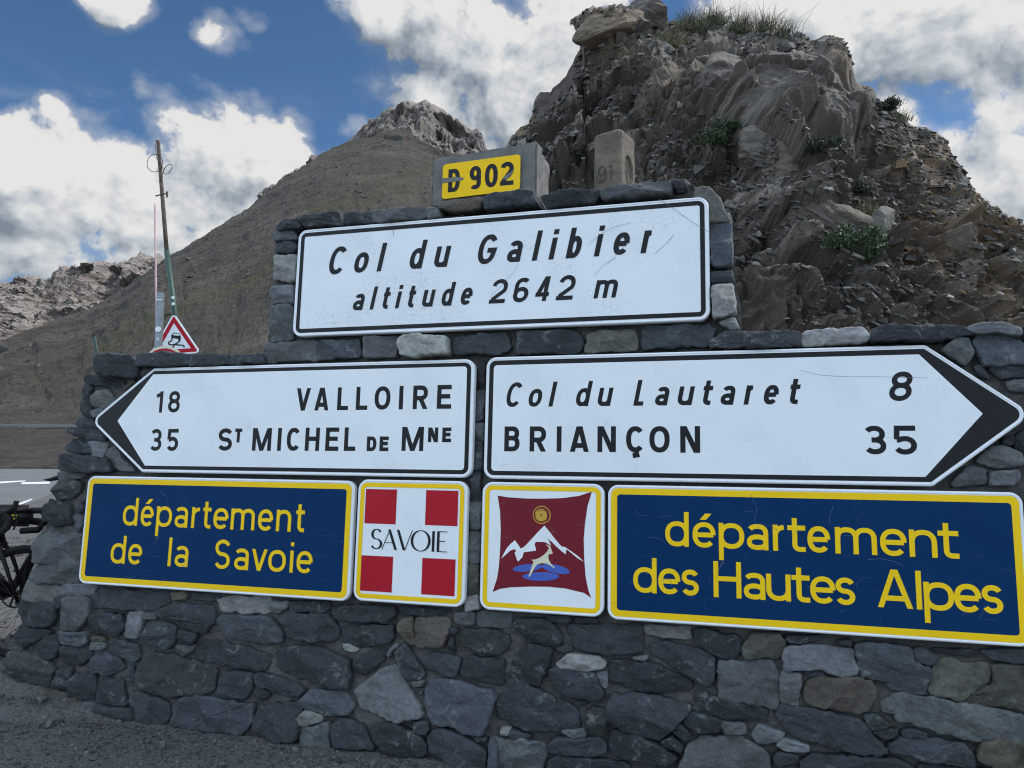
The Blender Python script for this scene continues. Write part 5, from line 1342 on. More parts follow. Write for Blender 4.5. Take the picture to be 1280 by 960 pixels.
# ================================================================== ON TOP OF THE WALL
# concrete block with the road number
NB = -.10
bl = [uv(x, y, NB) for x, y in [(544, 256), (672, 249), (669.5, 176), (535, 199)]]
ub0, ub1 = (bl[0][0] + bl[3][0]) / 2, (bl[1][0] + bl[2][0]) / 2
bb = min(bl[0][1], bl[1][1]); bt0, bt1 = bl[3][1], bl[2][1]
blk = empty('concrete_block', wallpt((ub0 + ub1) / 2, bb, NB - .15), 'rough grey concrete block on top of the wall behind the yellow plate', 'concrete block', W_ROT)
bm = bmesh.new(); bmesh.ops.create_cube(bm, size=1)
w_, dpt = ub1 - ub0, .30
for v in bm.verts:
    x, y, z = v.co
    hh_ = (bt0 - bb) if x < 0 else (bt1 - bb)
    v.co = (x * w_, (y + .5) * hh_, z * dpt)
bmesh.ops.bevel(bm, geom=bm.edges[:], offset=.012, segments=2, affect='EDGES')
bmesh.ops.subdivide_edges(bm, edges=bm.edges[:], cuts=6, use_grid_fill=True)
pz = np.array([v.co[:] for v in bm.verts]); dz = (fbm(pz * 14, 4, 3) - .5) * .022 + (fbm(pz * 60, 2, 5) - .5) * .01
bm.normal_update()
for v, d in zip(bm.verts, dz):
    v.co += v.normal * float(d if abs(v.co.x) < w_ * .49 else d * 1.8)
me = bpy.data.meshes.new('block_body'); bm.to_mesh(me); bm.free(); me.materials.append(M['concrete'])
o = bpy.data.objects.new('block_body', me); C.objects.link(o); o.parent = blk

pl = [uv(x, y, NB + .02) for x, y in Mt([(143, 421), (561, 372), (549, 181), (138, 240)])]
pu0, pu1 = (pl[0][0] + pl[3][0]) / 2, (pl[1][0] + pl[2][0]) / 2
sl0 = ((pl[1][1] - pl[0][1]) + (pl[2][1] - pl[3][1])) / 2
pb = (pl[0][1] + pl[1][1]) / 2; ptp = (pl[2][1] + pl[3][1]) / 2
s = Sign('road_number_plate', 'chipped yellow plate reading D 902 on the concrete block', 'road sign', (pu0 + pu1) / 2, pb)
s.root.matrix_world = Matrix.Translation(Vector((WN * (NB + .02)).tolist())) @ s.root.matrix_world
tl_ = sl0 / (pu1 - pu0); hw = (pu1 - pu0) / 2; cu = (pu0 + pu1) / 2
P = [(pu0, pb - tl_ * hw), (pu1, pb + tl_ * hw), (pu1, ptp + tl_ * hw), (pu0, ptp - tl_ * hw)]
v, f = [], []
o1 = rpoly(P, [.02] * 4, 0); kq = len(o1)
mesh('panel', [s.L(p, -.006) for p in o1] + [s.L(p, 0) for p in o1], [tuple(range(kq, 2 * kq)), tuple(range(kq))[::-1]] + [(i, (i + 1) % kq, kq + (i + 1) % kq, kq + i) for i in range(kq)], M['yellow_plate'], s.root)
tx = []
Hh = (ptp - pb) * .66
for ch, xl, xr in [('D',172,236),('9',286,348),('0',368,438),('2',450,523)]:
    x_ = (xl + xr) / 2; ymid = 325 - (x_ - 200) * .128
    ul = uv(*Mt([(xl, ymid)])[0], NB + .02)[0]; ur = uv(*Mt([(xr, ymid)])[0], NB + .02)[0]
    v0 = pb + (ptp - pb) * .17 + tl_ * ((ul + ur) / 2 - cu)
    tx += letter(ch, ul, v0, (ur - ul) * .97, Hh, Hh * .7, Hh * .185, 0)
s.strips('lettering', tx, .0006, M['black'])
chips = []
for pts in ([(140,312),(175,305),(215,300),(245,302),(258,312),(240,322),(205,330),(170,335),(142,338)], [(455,318),(470,300),(492,286),(512,270),(522,262),(516,285),(500,305),(480,322)], [(520,190),(548,185),(552,230),(545,240),(538,215)]):
    chips.append([uv(x, y, NB + .02) for x, y in Mt(pts)])
for i, c_ in enumerate(chips[:2]):
    m = MB()
    cxy = np.mean(c_, axis=0); c_ = [tuple(cxy + (np.array(p) - cxy) * random.uniform(.75, 1.1)) for p in c_]
    tri_ = tessellate_polygon([[Vector((*p, 0)) for p in c_]]); m.add([s.L(p, .0012 + i * .0001) for p in c_], [tuple(t) for t in tri_])
    m.build('chipped_patch', M['concrete'], s.root)

# boundary stone
NS = -.25
fr = [uv(x, y, NS) for x, y in Mt([(966, 372), (1130, 372), (1121, 36), (950, 60)])]
su0, su1 = (fr[0][0] + fr[3][0]) / 2, (fr[1][0] + fr[2][0]) / 2
sb = fr[0][1] - .02; sh0, sh1 = fr[3][1] - sb, fr[2][1] - sb
bs = empty('boundary_stone', wallpt((su0 + su1) / 2, sb, NS - .12), 'weathered carved boundary stone standing on top of the wall', 'boundary stone', W_ROT @ Matrix.Rotation(R(-17), 3, 'Y'))
nu, nvv, nd_ = 22, 40, 26
w_ = (su1 - su0) * 1.02; dp = .21
Vb, Fb = [], []
pr_ = []
def rr_pt(t):                     # rounded rectangle loop in (x, z)
    pass
loop = []
for (x, z) in [(-w_/2, dp/2), (w_/2, dp/2), (w_/2, -dp/2), (-w_/2, -dp/2)]: loop.append((x, z))
ring_ = []
for i in range(4):
    a, b = np.array(loop[i]), np.array(loop[(i + 1) % 4]); nseg = 22
    for j in range(nseg):
        t = j / nseg; t = .5 - .5 * math.cos(math.pi * t) if False else t
        ring_.append(a + (b - a) * t)
ring_ = np.array(ring_); ring_ = ring_ * (1 - .10 * (np.minimum(1, (np.abs(ring_[:, :1]) / (w_ / 2)) ** 8 * (np.abs(ring_[:, 1:]) / (dp / 2)) ** 8)))
rows = 48; nr0 = len(ring_)
VV = np.zeros((rows, nr0, 3))
for i in range(rows):
    t = i / (rows - 1); tap = 1 - .04 * t - (.10 * max(0, (t - .95) / .05) ** 2)
    for j, (x, z) in enumerate(ring_):
        hh_ = sh0 + (sh1 - sh0) * (x / w_ + .5)
        VV[i, j] = (x * tap, t * hh_, z * tap)
nrm_ = np.zeros_like(VV); nrm_[..., 0] = np.where(np.abs(VV[..., 0]) > w_ * .44, np.sign(VV[..., 0]), 0); nrm_[..., 2] = np.where(np.abs(VV[..., 2]) > dp * .44, np.sign(VV[..., 2]), 0)
dz = (fbm(VV * 16, 4, 31) - .5) * .014 + (fbm(VV * 70, 2, 32) - .5) * .004
X_, Y_, Z_ = VV[..., 0], VV[..., 1], VV[..., 2]
# carved oval with a ridge on the right side, worn figures on the front
onr = nrm_[..., 0] > .5
q_ = np.sqrt((Z_ / .055) ** 2 + ((Y_ - .15) / .095) ** 2)
dz = np.where(onr & (q_ < 1.0), dz - .018 * np.clip((1 - q_) * 6, 0, 1) + .014 * np.clip(1 - np.abs(Z_) / .014, 0, 1) * (q_ < .8), dz)
VV += nrm_ * dz[..., None]
Fb = [(i * nr0 + j, (i * nr0 + (j + 1) % nr0), (i + 1) * nr0 + (j + 1) % nr0, (i + 1) * nr0 + j) for i in range(rows - 1) for j in range(nr0)]
Fb.append(tuple((rows - 1) * nr0 + j for j in range(nr0)))
mesh('stone_body', VV.reshape(-1, 3), [f_[::-1] for f_ in Fb], M['oldstone'], bs, smooth=False)
M['groove'] = plain('carved_groove', (.085, .074, .060), .95, var=.3, scale=30)
m = MB()
for v, f in letter('9', -.052, .075, .05, .092, .07, .008) + letter('1', .012, .078, .024, .088, .07, .008):
    m.add([(x, y, dp / 2 - .001 + .006) for x, y in v], f)
m.build('carved_figures', M['groove'], bs)

# ================================================================== BEHIND THE WALL: poles and small signs
def pole_pts(p0, p1, Y): return [Vector(at_depth(*p0, Y).tolist()), Vector(at_depth(*p1, Y).tolist())]
def down(p, q):                    # continue the line p->q to the ground
    d = q - p; t = (0 - p.z) / d.z; return p + d * t
Yp = 14.6
pt_, pm = pole_pts((197.5, 176), (209, 322), Yp); pb_ = pole_pts((219.5, 400), (219.5, 400), Yp)[0]; foot = down(pt_, pb_)
tp = empty('telegraph_pole', foot, 'tall leaning weathered pole with a green lower half and loose wires', 'pole')
def rel(p, o_): return tuple(Vector(p) - Vector([float(a) for a in o_]))
m = MB(); m.tube([rel(pm + (pt_ - pm) * t, foot) for t in (0, .3, .6, .97, 1)], [.042, .040, .037, .034, .046], 10); m.build('pole_shaft', M['wood'], tp, True)
m = MB(); m.tube([rel(foot, foot), rel(pb_, foot), rel(pm + (pm - pt_) * -.06, foot)], [.058, .055, .050], 10); m.build('painted_sleeve', M['green_paint'], tp, True)
for t, l_ in ((.47, .11),):
    m = MB(); c_ = pt_ + (pm - pt_) * t; m.tube([rel(c_ + Vector((-l_, -.04, -.03)), foot), rel(c_ + Vector((0, -.05, .0)), foot), rel(c_ + Vector((l_, -.04, .03)), foot)], .014, 6); m.tube([rel(c_ + Vector((l_, -.04, -.05)), foot), rel(c_ + Vector((l_, -.04, .06)), foot)], .022, 8)
    m.build('bracket', M['wood'], tp)
m = MB()
cw = pt_ + (pm - pt_) * .24
m.torus(rel(cw + Vector((-.10, -.02, .10)), foot), (.2, 1, .1), .17, .006, 30, 5); m.torus(rel(cw + Vector((.16, -.02, -.02)), foot), (.5, 1, -.3), .11, .006, 26, 5)
m.tube([rel(pt_ + Vector((-.02, -.05, -.1)), foot), rel(cw + Vector((-.06, -.05, .2)), foot), rel(cw + Vector((.1, -.05, -.05)), foot), rel(cw + Vector((.02, -.05, -.3)), foot)], .006, 5)
m.build('loose_wire', M['rubber'], tp)
def discs(root, foot_, cs, r):
    for c_ in cs:
        m = MB(); c_ = Vector(c_); m.tube([rel(c_, foot_), rel(c_ + Vector((0, -.012, 0)), foot_)], [r, r], 16); m.build('reflector_disc', M['white_plain'], root)
discs(tp, foot, [at_depth(216.3, 372, Yp - .08), at_depth(216.6, 380, Yp - .08)], .030)

Yt = 12.5
a_, b_ = pole_pts((193.6, 255), (195.8, 432), Yt); ft = down(a_, b_)
sp = empty('snow_pole', ft, 'thin faded pink snow pole left of the leaning pole', 'pole')
m = MB(); m.tube([(0, 0, 0), rel(b_, ft), rel(a_, ft)], .0165, 8); m.build('rod', M['pink'], sp, True); m = MB(); m.tube([(0, 0, -.02), (0, 0, .05)], .035, 10); m.build('socket', M['steel'], sp)

Yq = 12.2
a_ = Vector(at_depth(201, 366, Yq).tolist()); fq = Vector((a_.x, a_.y, 0))
gp_ = empty('sign_post', fq, 'grey steel post with a white disc beside the triangular warning sign', 'post')
m = MB(); m.box((0, 0, a_.z / 2), (.105, .06, a_.z)); m.build('post_shaft', M['steel'], gp_)
discs(gp_, fq, [Vector((a_.x, a_.y - .035, at_depth(201.5, 412, Yq)[2]))], .045)
m = MB(); m.box((0, -.034, a_.z - .12), (.09, .006, .02)); m.box((0, -.034, a_.z - .75), (.03, .006, .03)); m.build('bolt_plate', M['white_plain'], gp_)

# triangular warning sign
Yw = 13.4
c3 = [Vector(at_depth(x, y, Yw).tolist()) for x, y in [(186, 446), (251, 441), (217, 391)]]
ex = (c3[1] - c3[0]).normalized(); nz = ex.cross(c3[2] - c3[0]).normalized(); ey = nz.cross(ex)
if nz.y > 0: nz = -nz
Rw = Matrix((ex, ey, ex.cross(ey))).transposed()
ctr = (c3[0] + c3[1]) / 2
fw = Vector((ctr.x, ctr.y + .06, 0))
wsn = empty('warning_sign', fw, 'red edged triangular slippery road sign showing a skidding car', 'road sign')
hw3 = (c3[1] - c3[0]).length / 2; h3 = (c3[2] - ctr).dot(ey); dx3 = (c3[2] - ctr).dot(ex)
TRI = [(-hw3, 0), (hw3, 0), (dx3, h3)]
zf = Rw.col[2]
def W3(p, n):
    q_ = ctr + ex * float(p[0]) + ey * float(p[1]) + nz * n; return rel(q_, fw)
def poly3(name, pts, n, mat, par=None, th=0):
    tri_ = tessellate_polygon([[Vector((float(p[0]), float(p[1]), 0)) for p in pts]]); k_ = len(pts)
    v = [W3(p, n) for p in pts]; f = [tuple(t) for t in tri_]
    if th: v += [W3(p, n - th) for p in pts]; f += [tuple(i + k_ for i in t) for t in tri_] + [(i, (i + 1) % k_, (i + 1) % k_ + k_, i + k_) for i in range(k_)]
    return mesh(name, v, f, mat, par or wsn)
rr3 = [.05] * 3
poly3('panel', rpoly(TRI, rr3, 0), 0, M['white_plain'], None, .02)
a3, b3 = rpoly(TRI, rr3, .028), rpoly(TRI, [.012] * 3, .095); k_ = len(a3)
mesh('border', [W3(p, .003) for p in a3 + b3], [(i, (i + 1) % k_, k_ + (i + 1) % k_, k_ + i) for i in range(k_)], M['red'], wsn)
def fromtile(pts):                # tile of the warning sign close-up -> sign plane
    out = []
    for x, y in pts:
        d = ray(180 + x / 12, 370 + y / 12); d = Vector(d.tolist()); o_ = Vector(CAM.tolist())
        t = (ctr - o_).dot(nz) / d.dot(nz); p = o_ + d * t - ctr; out.append((p.dot(ex), p.dot(ey)))
    return out
pic = MB()
for i, pts in enumerate(([(410,590),(420,575),(440,548),(530,562),(552,600),(552,650),(540,690),(520,690),(515,645),(430,632),(425,665),(410,665)],)):
    tri_ = tessellate_polygon([[Vector((*p, 0)) for p in fromtile(pts)]]); pic.add([W3(p, .004) for p in fromtile(pts)], [tuple(t) for t in tri_])
for j, pts in enumerate(([(425,650),(400,680),(370,695),(372,720),(400,732),(450,730)], [(530,680),(500,705),(460,725),(445,750),(430,775)], [(470,730),(530,735),(590,742),(605,755),(596,772)])):
    v, f = ribbon(fromtile(pts), .022); pic.add([W3(p, .0044 + j * .0002) for p in v], f)
pic.build('pictogram', M['black'], wsn)
poly3('car_window', fromtile([(430,585),(448,562),(528,572),(538,600)]), .0055, M['white_plain'])
m = MB(); m.tube([(0, 0, 0), (0, 0, ctr.z + .5)], .03, 10); m.build('post', M['steel'], wsn)

# round sign, only its top edge shows over the wall
Yr = 11.6
tr = Vector(at_depth(206, 432.6, Yr).tolist()); rad_ = .34
fr_ = Vector((tr.x, tr.y + .05, 0)); rs = empty('round_sign', fr_, 'round red and cream road sign peeping over the wall', 'road sign')
cz = tr.z - rad_
def disc(name, r0, r1, y, mat, th=0, n=48):
    m = MB(); v = [(r1 * math.cos(2 * math.pi * i / n), y, cz + r1 * math.sin(2 * math.pi * i / n)) for i in range(n)]
    if r0:
        v += [(r0 * math.cos(2 * math.pi * i / n), y, cz + r0 * math.sin(2 * math.pi * i / n)) for i in range(n)]; f = [(i, (i + 1) % n, n + (i + 1) % n, n + i) for i in range(n)]
    else:
        f = [tuple(range(n))]
        if th: v += [(a, b + th, c) for a, b, c in v]; f += [tuple(range(n, 2 * n))[::-1]] + [(i, n + i, n + (i + 1) % n, (i + 1) % n) for i in range(n)]
    m.add(v, f); return m.build(name, mat, rs)
disc('panel', 0, rad_, -.05, M['cream'], .02); disc('border', rad_ - .13, rad_ - .035, -.053, M['red'])
m = MB(); m.tube([(0, 0, 0), (0, 0, cz + .2)], .03, 10); m.build('post', M['steel'], rs)

# small stakes
def stake(top, bot, Y, r, mat, name, label, cat):
    a_, b_ = pole_pts(top, bot, Y); f_ = down(a_, b_) if Y < 50 else b_
    m = MB(); m.tube([rel(f_ - Vector((0, 0, .3)), f_), rel(a_, f_)], r, 7); o_ = m.build(name, mat); o_.location = f_; put_props(o_, label, cat)
stake((117.5, 421), (121.5, 440), 16, .035, M['green_paint'], 'marker_stake', 'short dark green stake above the left end of the wall', 'stake')
stake((41.3, 541), (41.8, 549), 76, .12, M['rubber'], 'marker_post', 'tiny dark marker post beside the upper road', 'post')

# two hikers far up on the ridge
def person(px_, py_, Y, h_, shirt, legs_, label, lean):
    b = None
    # stand on the hill where the pixel's ray meets it
    d = ray(px_, py_); best = None
    az = HILL[:, :, 0] / HILL[:, :, 1]; col = int(np.argmin(np.abs(az[150] - d[0] / d[1])))
    colv = HILL[30:210, col]; el = (colv[:, 2] - EYE) / colv[:, 1]; i_ = int(np.argmin(np.abs(el - d[2] / d[1]))); g_ = colv[i_]
    me = bpy.data.meshes.new('person')
    J = [(0, 0, .95), (0, 0, 1.2), (lean, 0, 1.45), (lean, 0, 1.56), (lean * 1.3, -.02, 1.72), (.11, 0, .9), (.13, -.06, .5), (.14, 0, .05), (.14, -.14, .03), (-.11, 0, .9), (-.13, .08, .5), (-.15, .12, .05), (-.15, -.02, .03), (.2 + lean, 0, 1.4), (.3 + lean, -.05, 1.15), (.27 + lean, -.2, .95), (-.2 + lean, 0, 1.4), (-.3 + lean, .02, 1.15), (-.28 + lean, -.1, .92)]
    E_ = [(0, 1), (1, 2), (2, 3), (3, 4), (0, 5), (5, 6), (6, 7), (7, 8), (0, 9), (9, 10), (10, 11), (11, 12), (2, 13), (13, 14), (14, 15), (2, 16), (16, 17), (17, 18)]
    rads = [.16, .15, .17, .06, .11, .1, .07, .05, .045, .1, .07, .05, .045, .08, .055, .04, .08, .055, .04]
    me.from_pydata([(x * h_ / 1.8, y * h_ / 1.8, z * h_ / 1.8) for x, y, z in J], E_, [])
    o_ = bpy.data.objects.new('person', me); C.objects.link(o_); o_.location = Vector(g_.tolist())
    md = o_.modifiers.new('skin', 'SKIN'); sub = o_.modifiers.new('sub', 'SUBSURF'); sub.levels = sub.render_levels = 1
    for v, r_ in zip(me.skin_vertices[0].data, rads): v.radius = (r_, r_ * .8)
    me.skin_vertices[0].data[0].use_root = True
    m_, k_, b_ = material('hiker_clothes'); tcn = k_.n('TexCoord').outputs['Object']; sz_ = k_.n('SeparateXYZ'); k_.l(tcn, sz_.inputs[0])
    c_ = k_.mix(k_.m('GREATER_THAN', sz_.outputs[2], .95 * h_ / 1.8), legs_, shirt); c_ = k_.mix(k_.m('GREATER_THAN', sz_.outputs[2], 1.55 * h_ / 1.8), c_, (.30, .18, .13))
    k_.l(c_, b_.inputs['Base Color']); me.materials.append(m_); put_props(o_, label, 'person')
person(507.5, 181, 380, 1.75, (.55, .08, .10), (.35, .12, .12), 'person in red clothes standing high on the hillside ridge', .05)
person(489, 178, 380, 1.75, (.02, .02, .022), (.02, .02, .02), 'person in dark clothes standing on the ridge left of the red one', -.04)

# ================================================================== PLANTS on the crag
M['leaf'] = plain('shrub_leaf', (.040, .072, .026), .6, var=.5, scale=9)
M['leaf_dark'] = plain('dark_shrub_leaf', (.030, .042, .022), .65, var=.5, scale=9)
M['straw'] = plain('dry_grass', (.150, .120, .062), .7, var=.4, scale=12)
M['green_grass'] = plain('green_grass', (.075, .085, .032), .7, var=.4, scale=12)
def crag_point(x, y):
    d_ = (CPX[100:470] - x) ** 2 + (CPY[100:470] - y) ** 2
    Cn = (CRAG[100:470] - CAM) @ M_wc; xx = 640 + FPX * Cn[..., 0] / -Cn[..., 2]; yy = 480 - FPX * Cn[..., 1] / -Cn[..., 2]
    d_ = (xx - x) ** 2 + (yy - y) ** 2
    near = d_ < 20
    if near.any():
        yd = np.where(near, CRAG[100:470][..., 1], 99); i_ = np.unravel_index(np.argmin(yd), yd.shape)
    else: i_ = np.unravel_index(np.argmin(d_), d_.shape)
    return CRAG[100:470][i_]
def shrub(x, y, w_, h_, label, leafm='leaf', n=900, seed=0):
    p = crag_point(x, y); r = np.random.default_rng(seed)
    root = empty('shrub', p, label, 'shrub')
    v, f = [], []
    cl_ = r.normal(0, 1, (9, 3)) * np.array([w_ * .24, w_ * .15, h_ * .16]) + np.array([0, -.05, h_ * .42])
    for i in range(n):
        c_ = cl_[r.integers(9)] + r.normal(0, 1, 3) * np.array([w_ * .12, w_ * .10, h_ * .14]); c_[2] = max(c_[2], .01)
        a = r.normal(0, 1, 3); a[2] = abs(a[2]) + .4; a /= np.linalg.norm(a); b_ = np.cross(a, r.normal(0, 1, 3)); b_ /= np.linalg.norm(b_)
        L_ = r.uniform(.03, .065); k_ = len(v)
        v += [c_ - b_ * L_ * .22, c_ + a * L_ * .5 - b_ * L_ * .3, c_ + a * L_, c_ + a * L_ * .5 + b_ * L_ * .3]; f.append((k_, k_ + 1, k_ + 2, k_ + 3))
    mesh('foliage', np.array(v), f, M[leafm], root)
    m = MB()
    for c_ in cl_: m.tube([(0, .05, -.05), tuple(c_ * .5), tuple(c_)], [.012, .008, .004], 5)
    m.build('stem', M['wood'], root)
shrub(914, 168, .42, .24, 'dark green shrub on the crag, upper one of the pair beside the pale boulder', seed=1)
shrub(899, 186, .48, .26, 'dark green shrub on the crag, lower one of the pair beside the pale boulder', seed=2)
shrub(1063, 312, .50, .32, 'bright green bush on the crag, largest of the shrubs', n=1500, seed=3)
shrub(1088, 328, .34, .20, 'small green shrub touching the right side of the bright green bush', seed=9, n=600)
shrub(1022, 194, .46, .20, 'dark shrub growing under the big rock slab', 'leaf_dark', seed=4)
shrub(1076, 240, .26, .22, 'small dark green shrub on bare rubble above the bright green bush', 'leaf_dark', seed=5)
shrub(717, 196, .40, .16, 'faint low shrub on the rubble between concrete block and carved stone', 'leaf_dark', seed=6, n=450)
shrub(1112, 135, .40, .26, 'dark wiry shrub on the right skyline of the crag', 'leaf_dark', seed=7)
def tuft(x, y, w_, h_, label, mats, n=260, seed=0, lean=0.0, lift=0):
    p = crag_point(x, y); r = np.random.default_rng(seed + 50)
    v, f, mi = [], [], []
    for i in range(n):
        L0 = 1.45; b_ = np.array([r.normal(0, w_ * .3), r.normal(0, w_ * .18), r.uniform(-.08, .02)]); L_ = L0 * h_ * r.uniform(.3, 1.0) * (1.25 if r.random() < .12 else .85)
        dx = r.normal(lean, .6); dy = r.normal(-.1, .5); wd_ = r.uniform(.004, .008); k_ = len(v)
        for j, t in enumerate((0, .35, .7, 1.0)):
            q_ = b_ + np.array([dx * t ** 1.6 * L_, dy * t ** 1.6 * L_, L_ * (t - .25 * t * t * (abs(dx) + abs(dy)))]); ww = wd_ * (1 - t * .85)
            v += [q_ + np.array([-ww, 0, 0]), q_ + np.array([ww, 0, 0])]
        f += [(k_ + 2 * j, k_ + 2 * j + 1, k_ + 2 * j + 3, k_ + 2 * j + 2) for j in range(3)]; mi += [r.integers(len(mats))] * 3
    o_ = mesh('grass_tuft', np.array(v), f, [M[a] for a in mats], midx=mi); o_.location = Vector(p.tolist()); put_props(o_, label, 'grass')
tuft(868, 34, .50, .34, 'tall grass tuft on the crag top, leftmost and densest of the skyline tufts', ['leaf_dark', 'green_grass', 'straw'], 620, 1)
tuft(895, 28, .36, .30, 'dark grass tuft on the crag top just right of the densest one', ['leaf_dark', 'green_grass'], 380, 2)
tuft(926, 32, .42, .34, 'green and straw grass tuft on the middle of the crag top', ['green_grass', 'straw', 'leaf_dark'], 460, 3)
tuft(956, 35, .36, .36, 'tall wispy grass tuft on the crag top, second from the right', ['straw', 'leaf_dark'], 240, 4)
tuft(980, 40, .34, .38, 'wispy grass tuft bending right, last on the crag top', ['straw', 'leaf_dark'], 200, 5, .25)
tuft(842, 55, .46, .30, 'drooping dry grass tuft below the skyline beside the top block', ['straw', 'green_grass'], 420, 6, .1)
tuft(1128, 150, .34, .20, 'dry grass tuft low on the right skyline of the crag', ['straw', 'leaf_dark'], 180, 7)
tuft(1080, 262, .30, .16, 'thin olive grass tuft below the small dark shrub on rubble', ['green_grass', 'straw'], 200, 8)


def boulder(cx, cy, rx, ry, rot, label, col, seed, push=0.0, thick=.8, group=None):
    """a single block wedged in the face: convex cuts plus broken surface"""
    p = crag_point(cx, cy); Y = p[1] + push; c_ = at_depth(cx, cy, Y); m2 = Y / FPX
    r = np.random.default_rng(seed)
    bm = bmesh.new(); bmesh.ops.create_icosphere(bm, subdivisions=5, radius=1)
    v = np.array([q.co[:] for q in bm.verts]); f = [[q.index for q in a.verts] for a in bm.faces]; bm.free()
    rad = np.ones(len(v))
    for k in range(16):
        n_ = r.normal(0, 1, 3); n_ /= np.linalg.norm(n_); d_ = r.uniform(.62, .92); dt = v @ n_
        rad = np.where(dt > 1e-3, np.minimum(rad, d_ / np.maximum(dt, 1e-3)), rad)
    v = v * rad[:, None]
    s_ = np.array([rx * m2, min(rx, ry) * m2 * thick, ry * m2]) * 1.22; v = v * s_
    v += (v / (np.linalg.norm(v, axis=1, keepdims=True) + 1e-6)) * (((fbm(v * 5 + seed, 4, seed) - .5) * .16 + (fbm(v * np.array([3, 3, 16]) + seed, 3, seed, ridged=True) - .5) * .07) * min(1, min(rx, ry) / 30))[:, None]
    a = R(rot); x = v[:, 0] * math.cos(a) - v[:, 2] * math.sin(a); z = v[:, 0] * math.sin(a) + v[:, 2] * math.cos(a); v = np.stack([x, v[:, 1], z], -1)
    cc = np.array(col) * (.75 + .5 * fbm(v * 3, 3, seed + 3))[:, None]
    o_ = mesh('boulder', v, f, M['coarse'], tint=np.concatenate([cc, np.zeros((len(v), 1))], 1)); o_.location = Vector(c_.tolist())
    put_props(o_, label, 'boulder', group)
gb = 'blocks jutting from the crag'
boulder(760, 36, 40, 17, 22, 'rusty brown block overhanging the sky at the top left of the crag', (.19, .145, .105), 3, .05, 1.2, gb)
boulder(808, 17, 25, 20, -12, 'dark rounded block on the very top of the crag', (.125, .108, .092), 4, .1, .9, gb)
boulder(948, 186, 30, 24, -10, 'pale weathered boulder below the big slab, left half of a split pair', (.185, .165, .14), 5, .12, .8, gb)
boulder(980, 202, 24, 36, 12, 'pale weathered boulder below the big slab, right half of a split pair', (.19, .165, .135), 6, .12, .8, gb)
boulder(1012, 268, 40, 30, -28, 'dark flat faced block above the pale broken ledges', (.135, .118, .10), 7, .15, .6, gb)
boulder(1062, 276, 24, 17, -20, 'brown flat block left of a grey upright stone', (.135, .112, .088), 8, .10, .7, gb)
boulder(1098, 286, 12, 28, -25, 'grey upright stone just above the bright green bush', (.16, .148, .13), 9, .04, .8, gb)

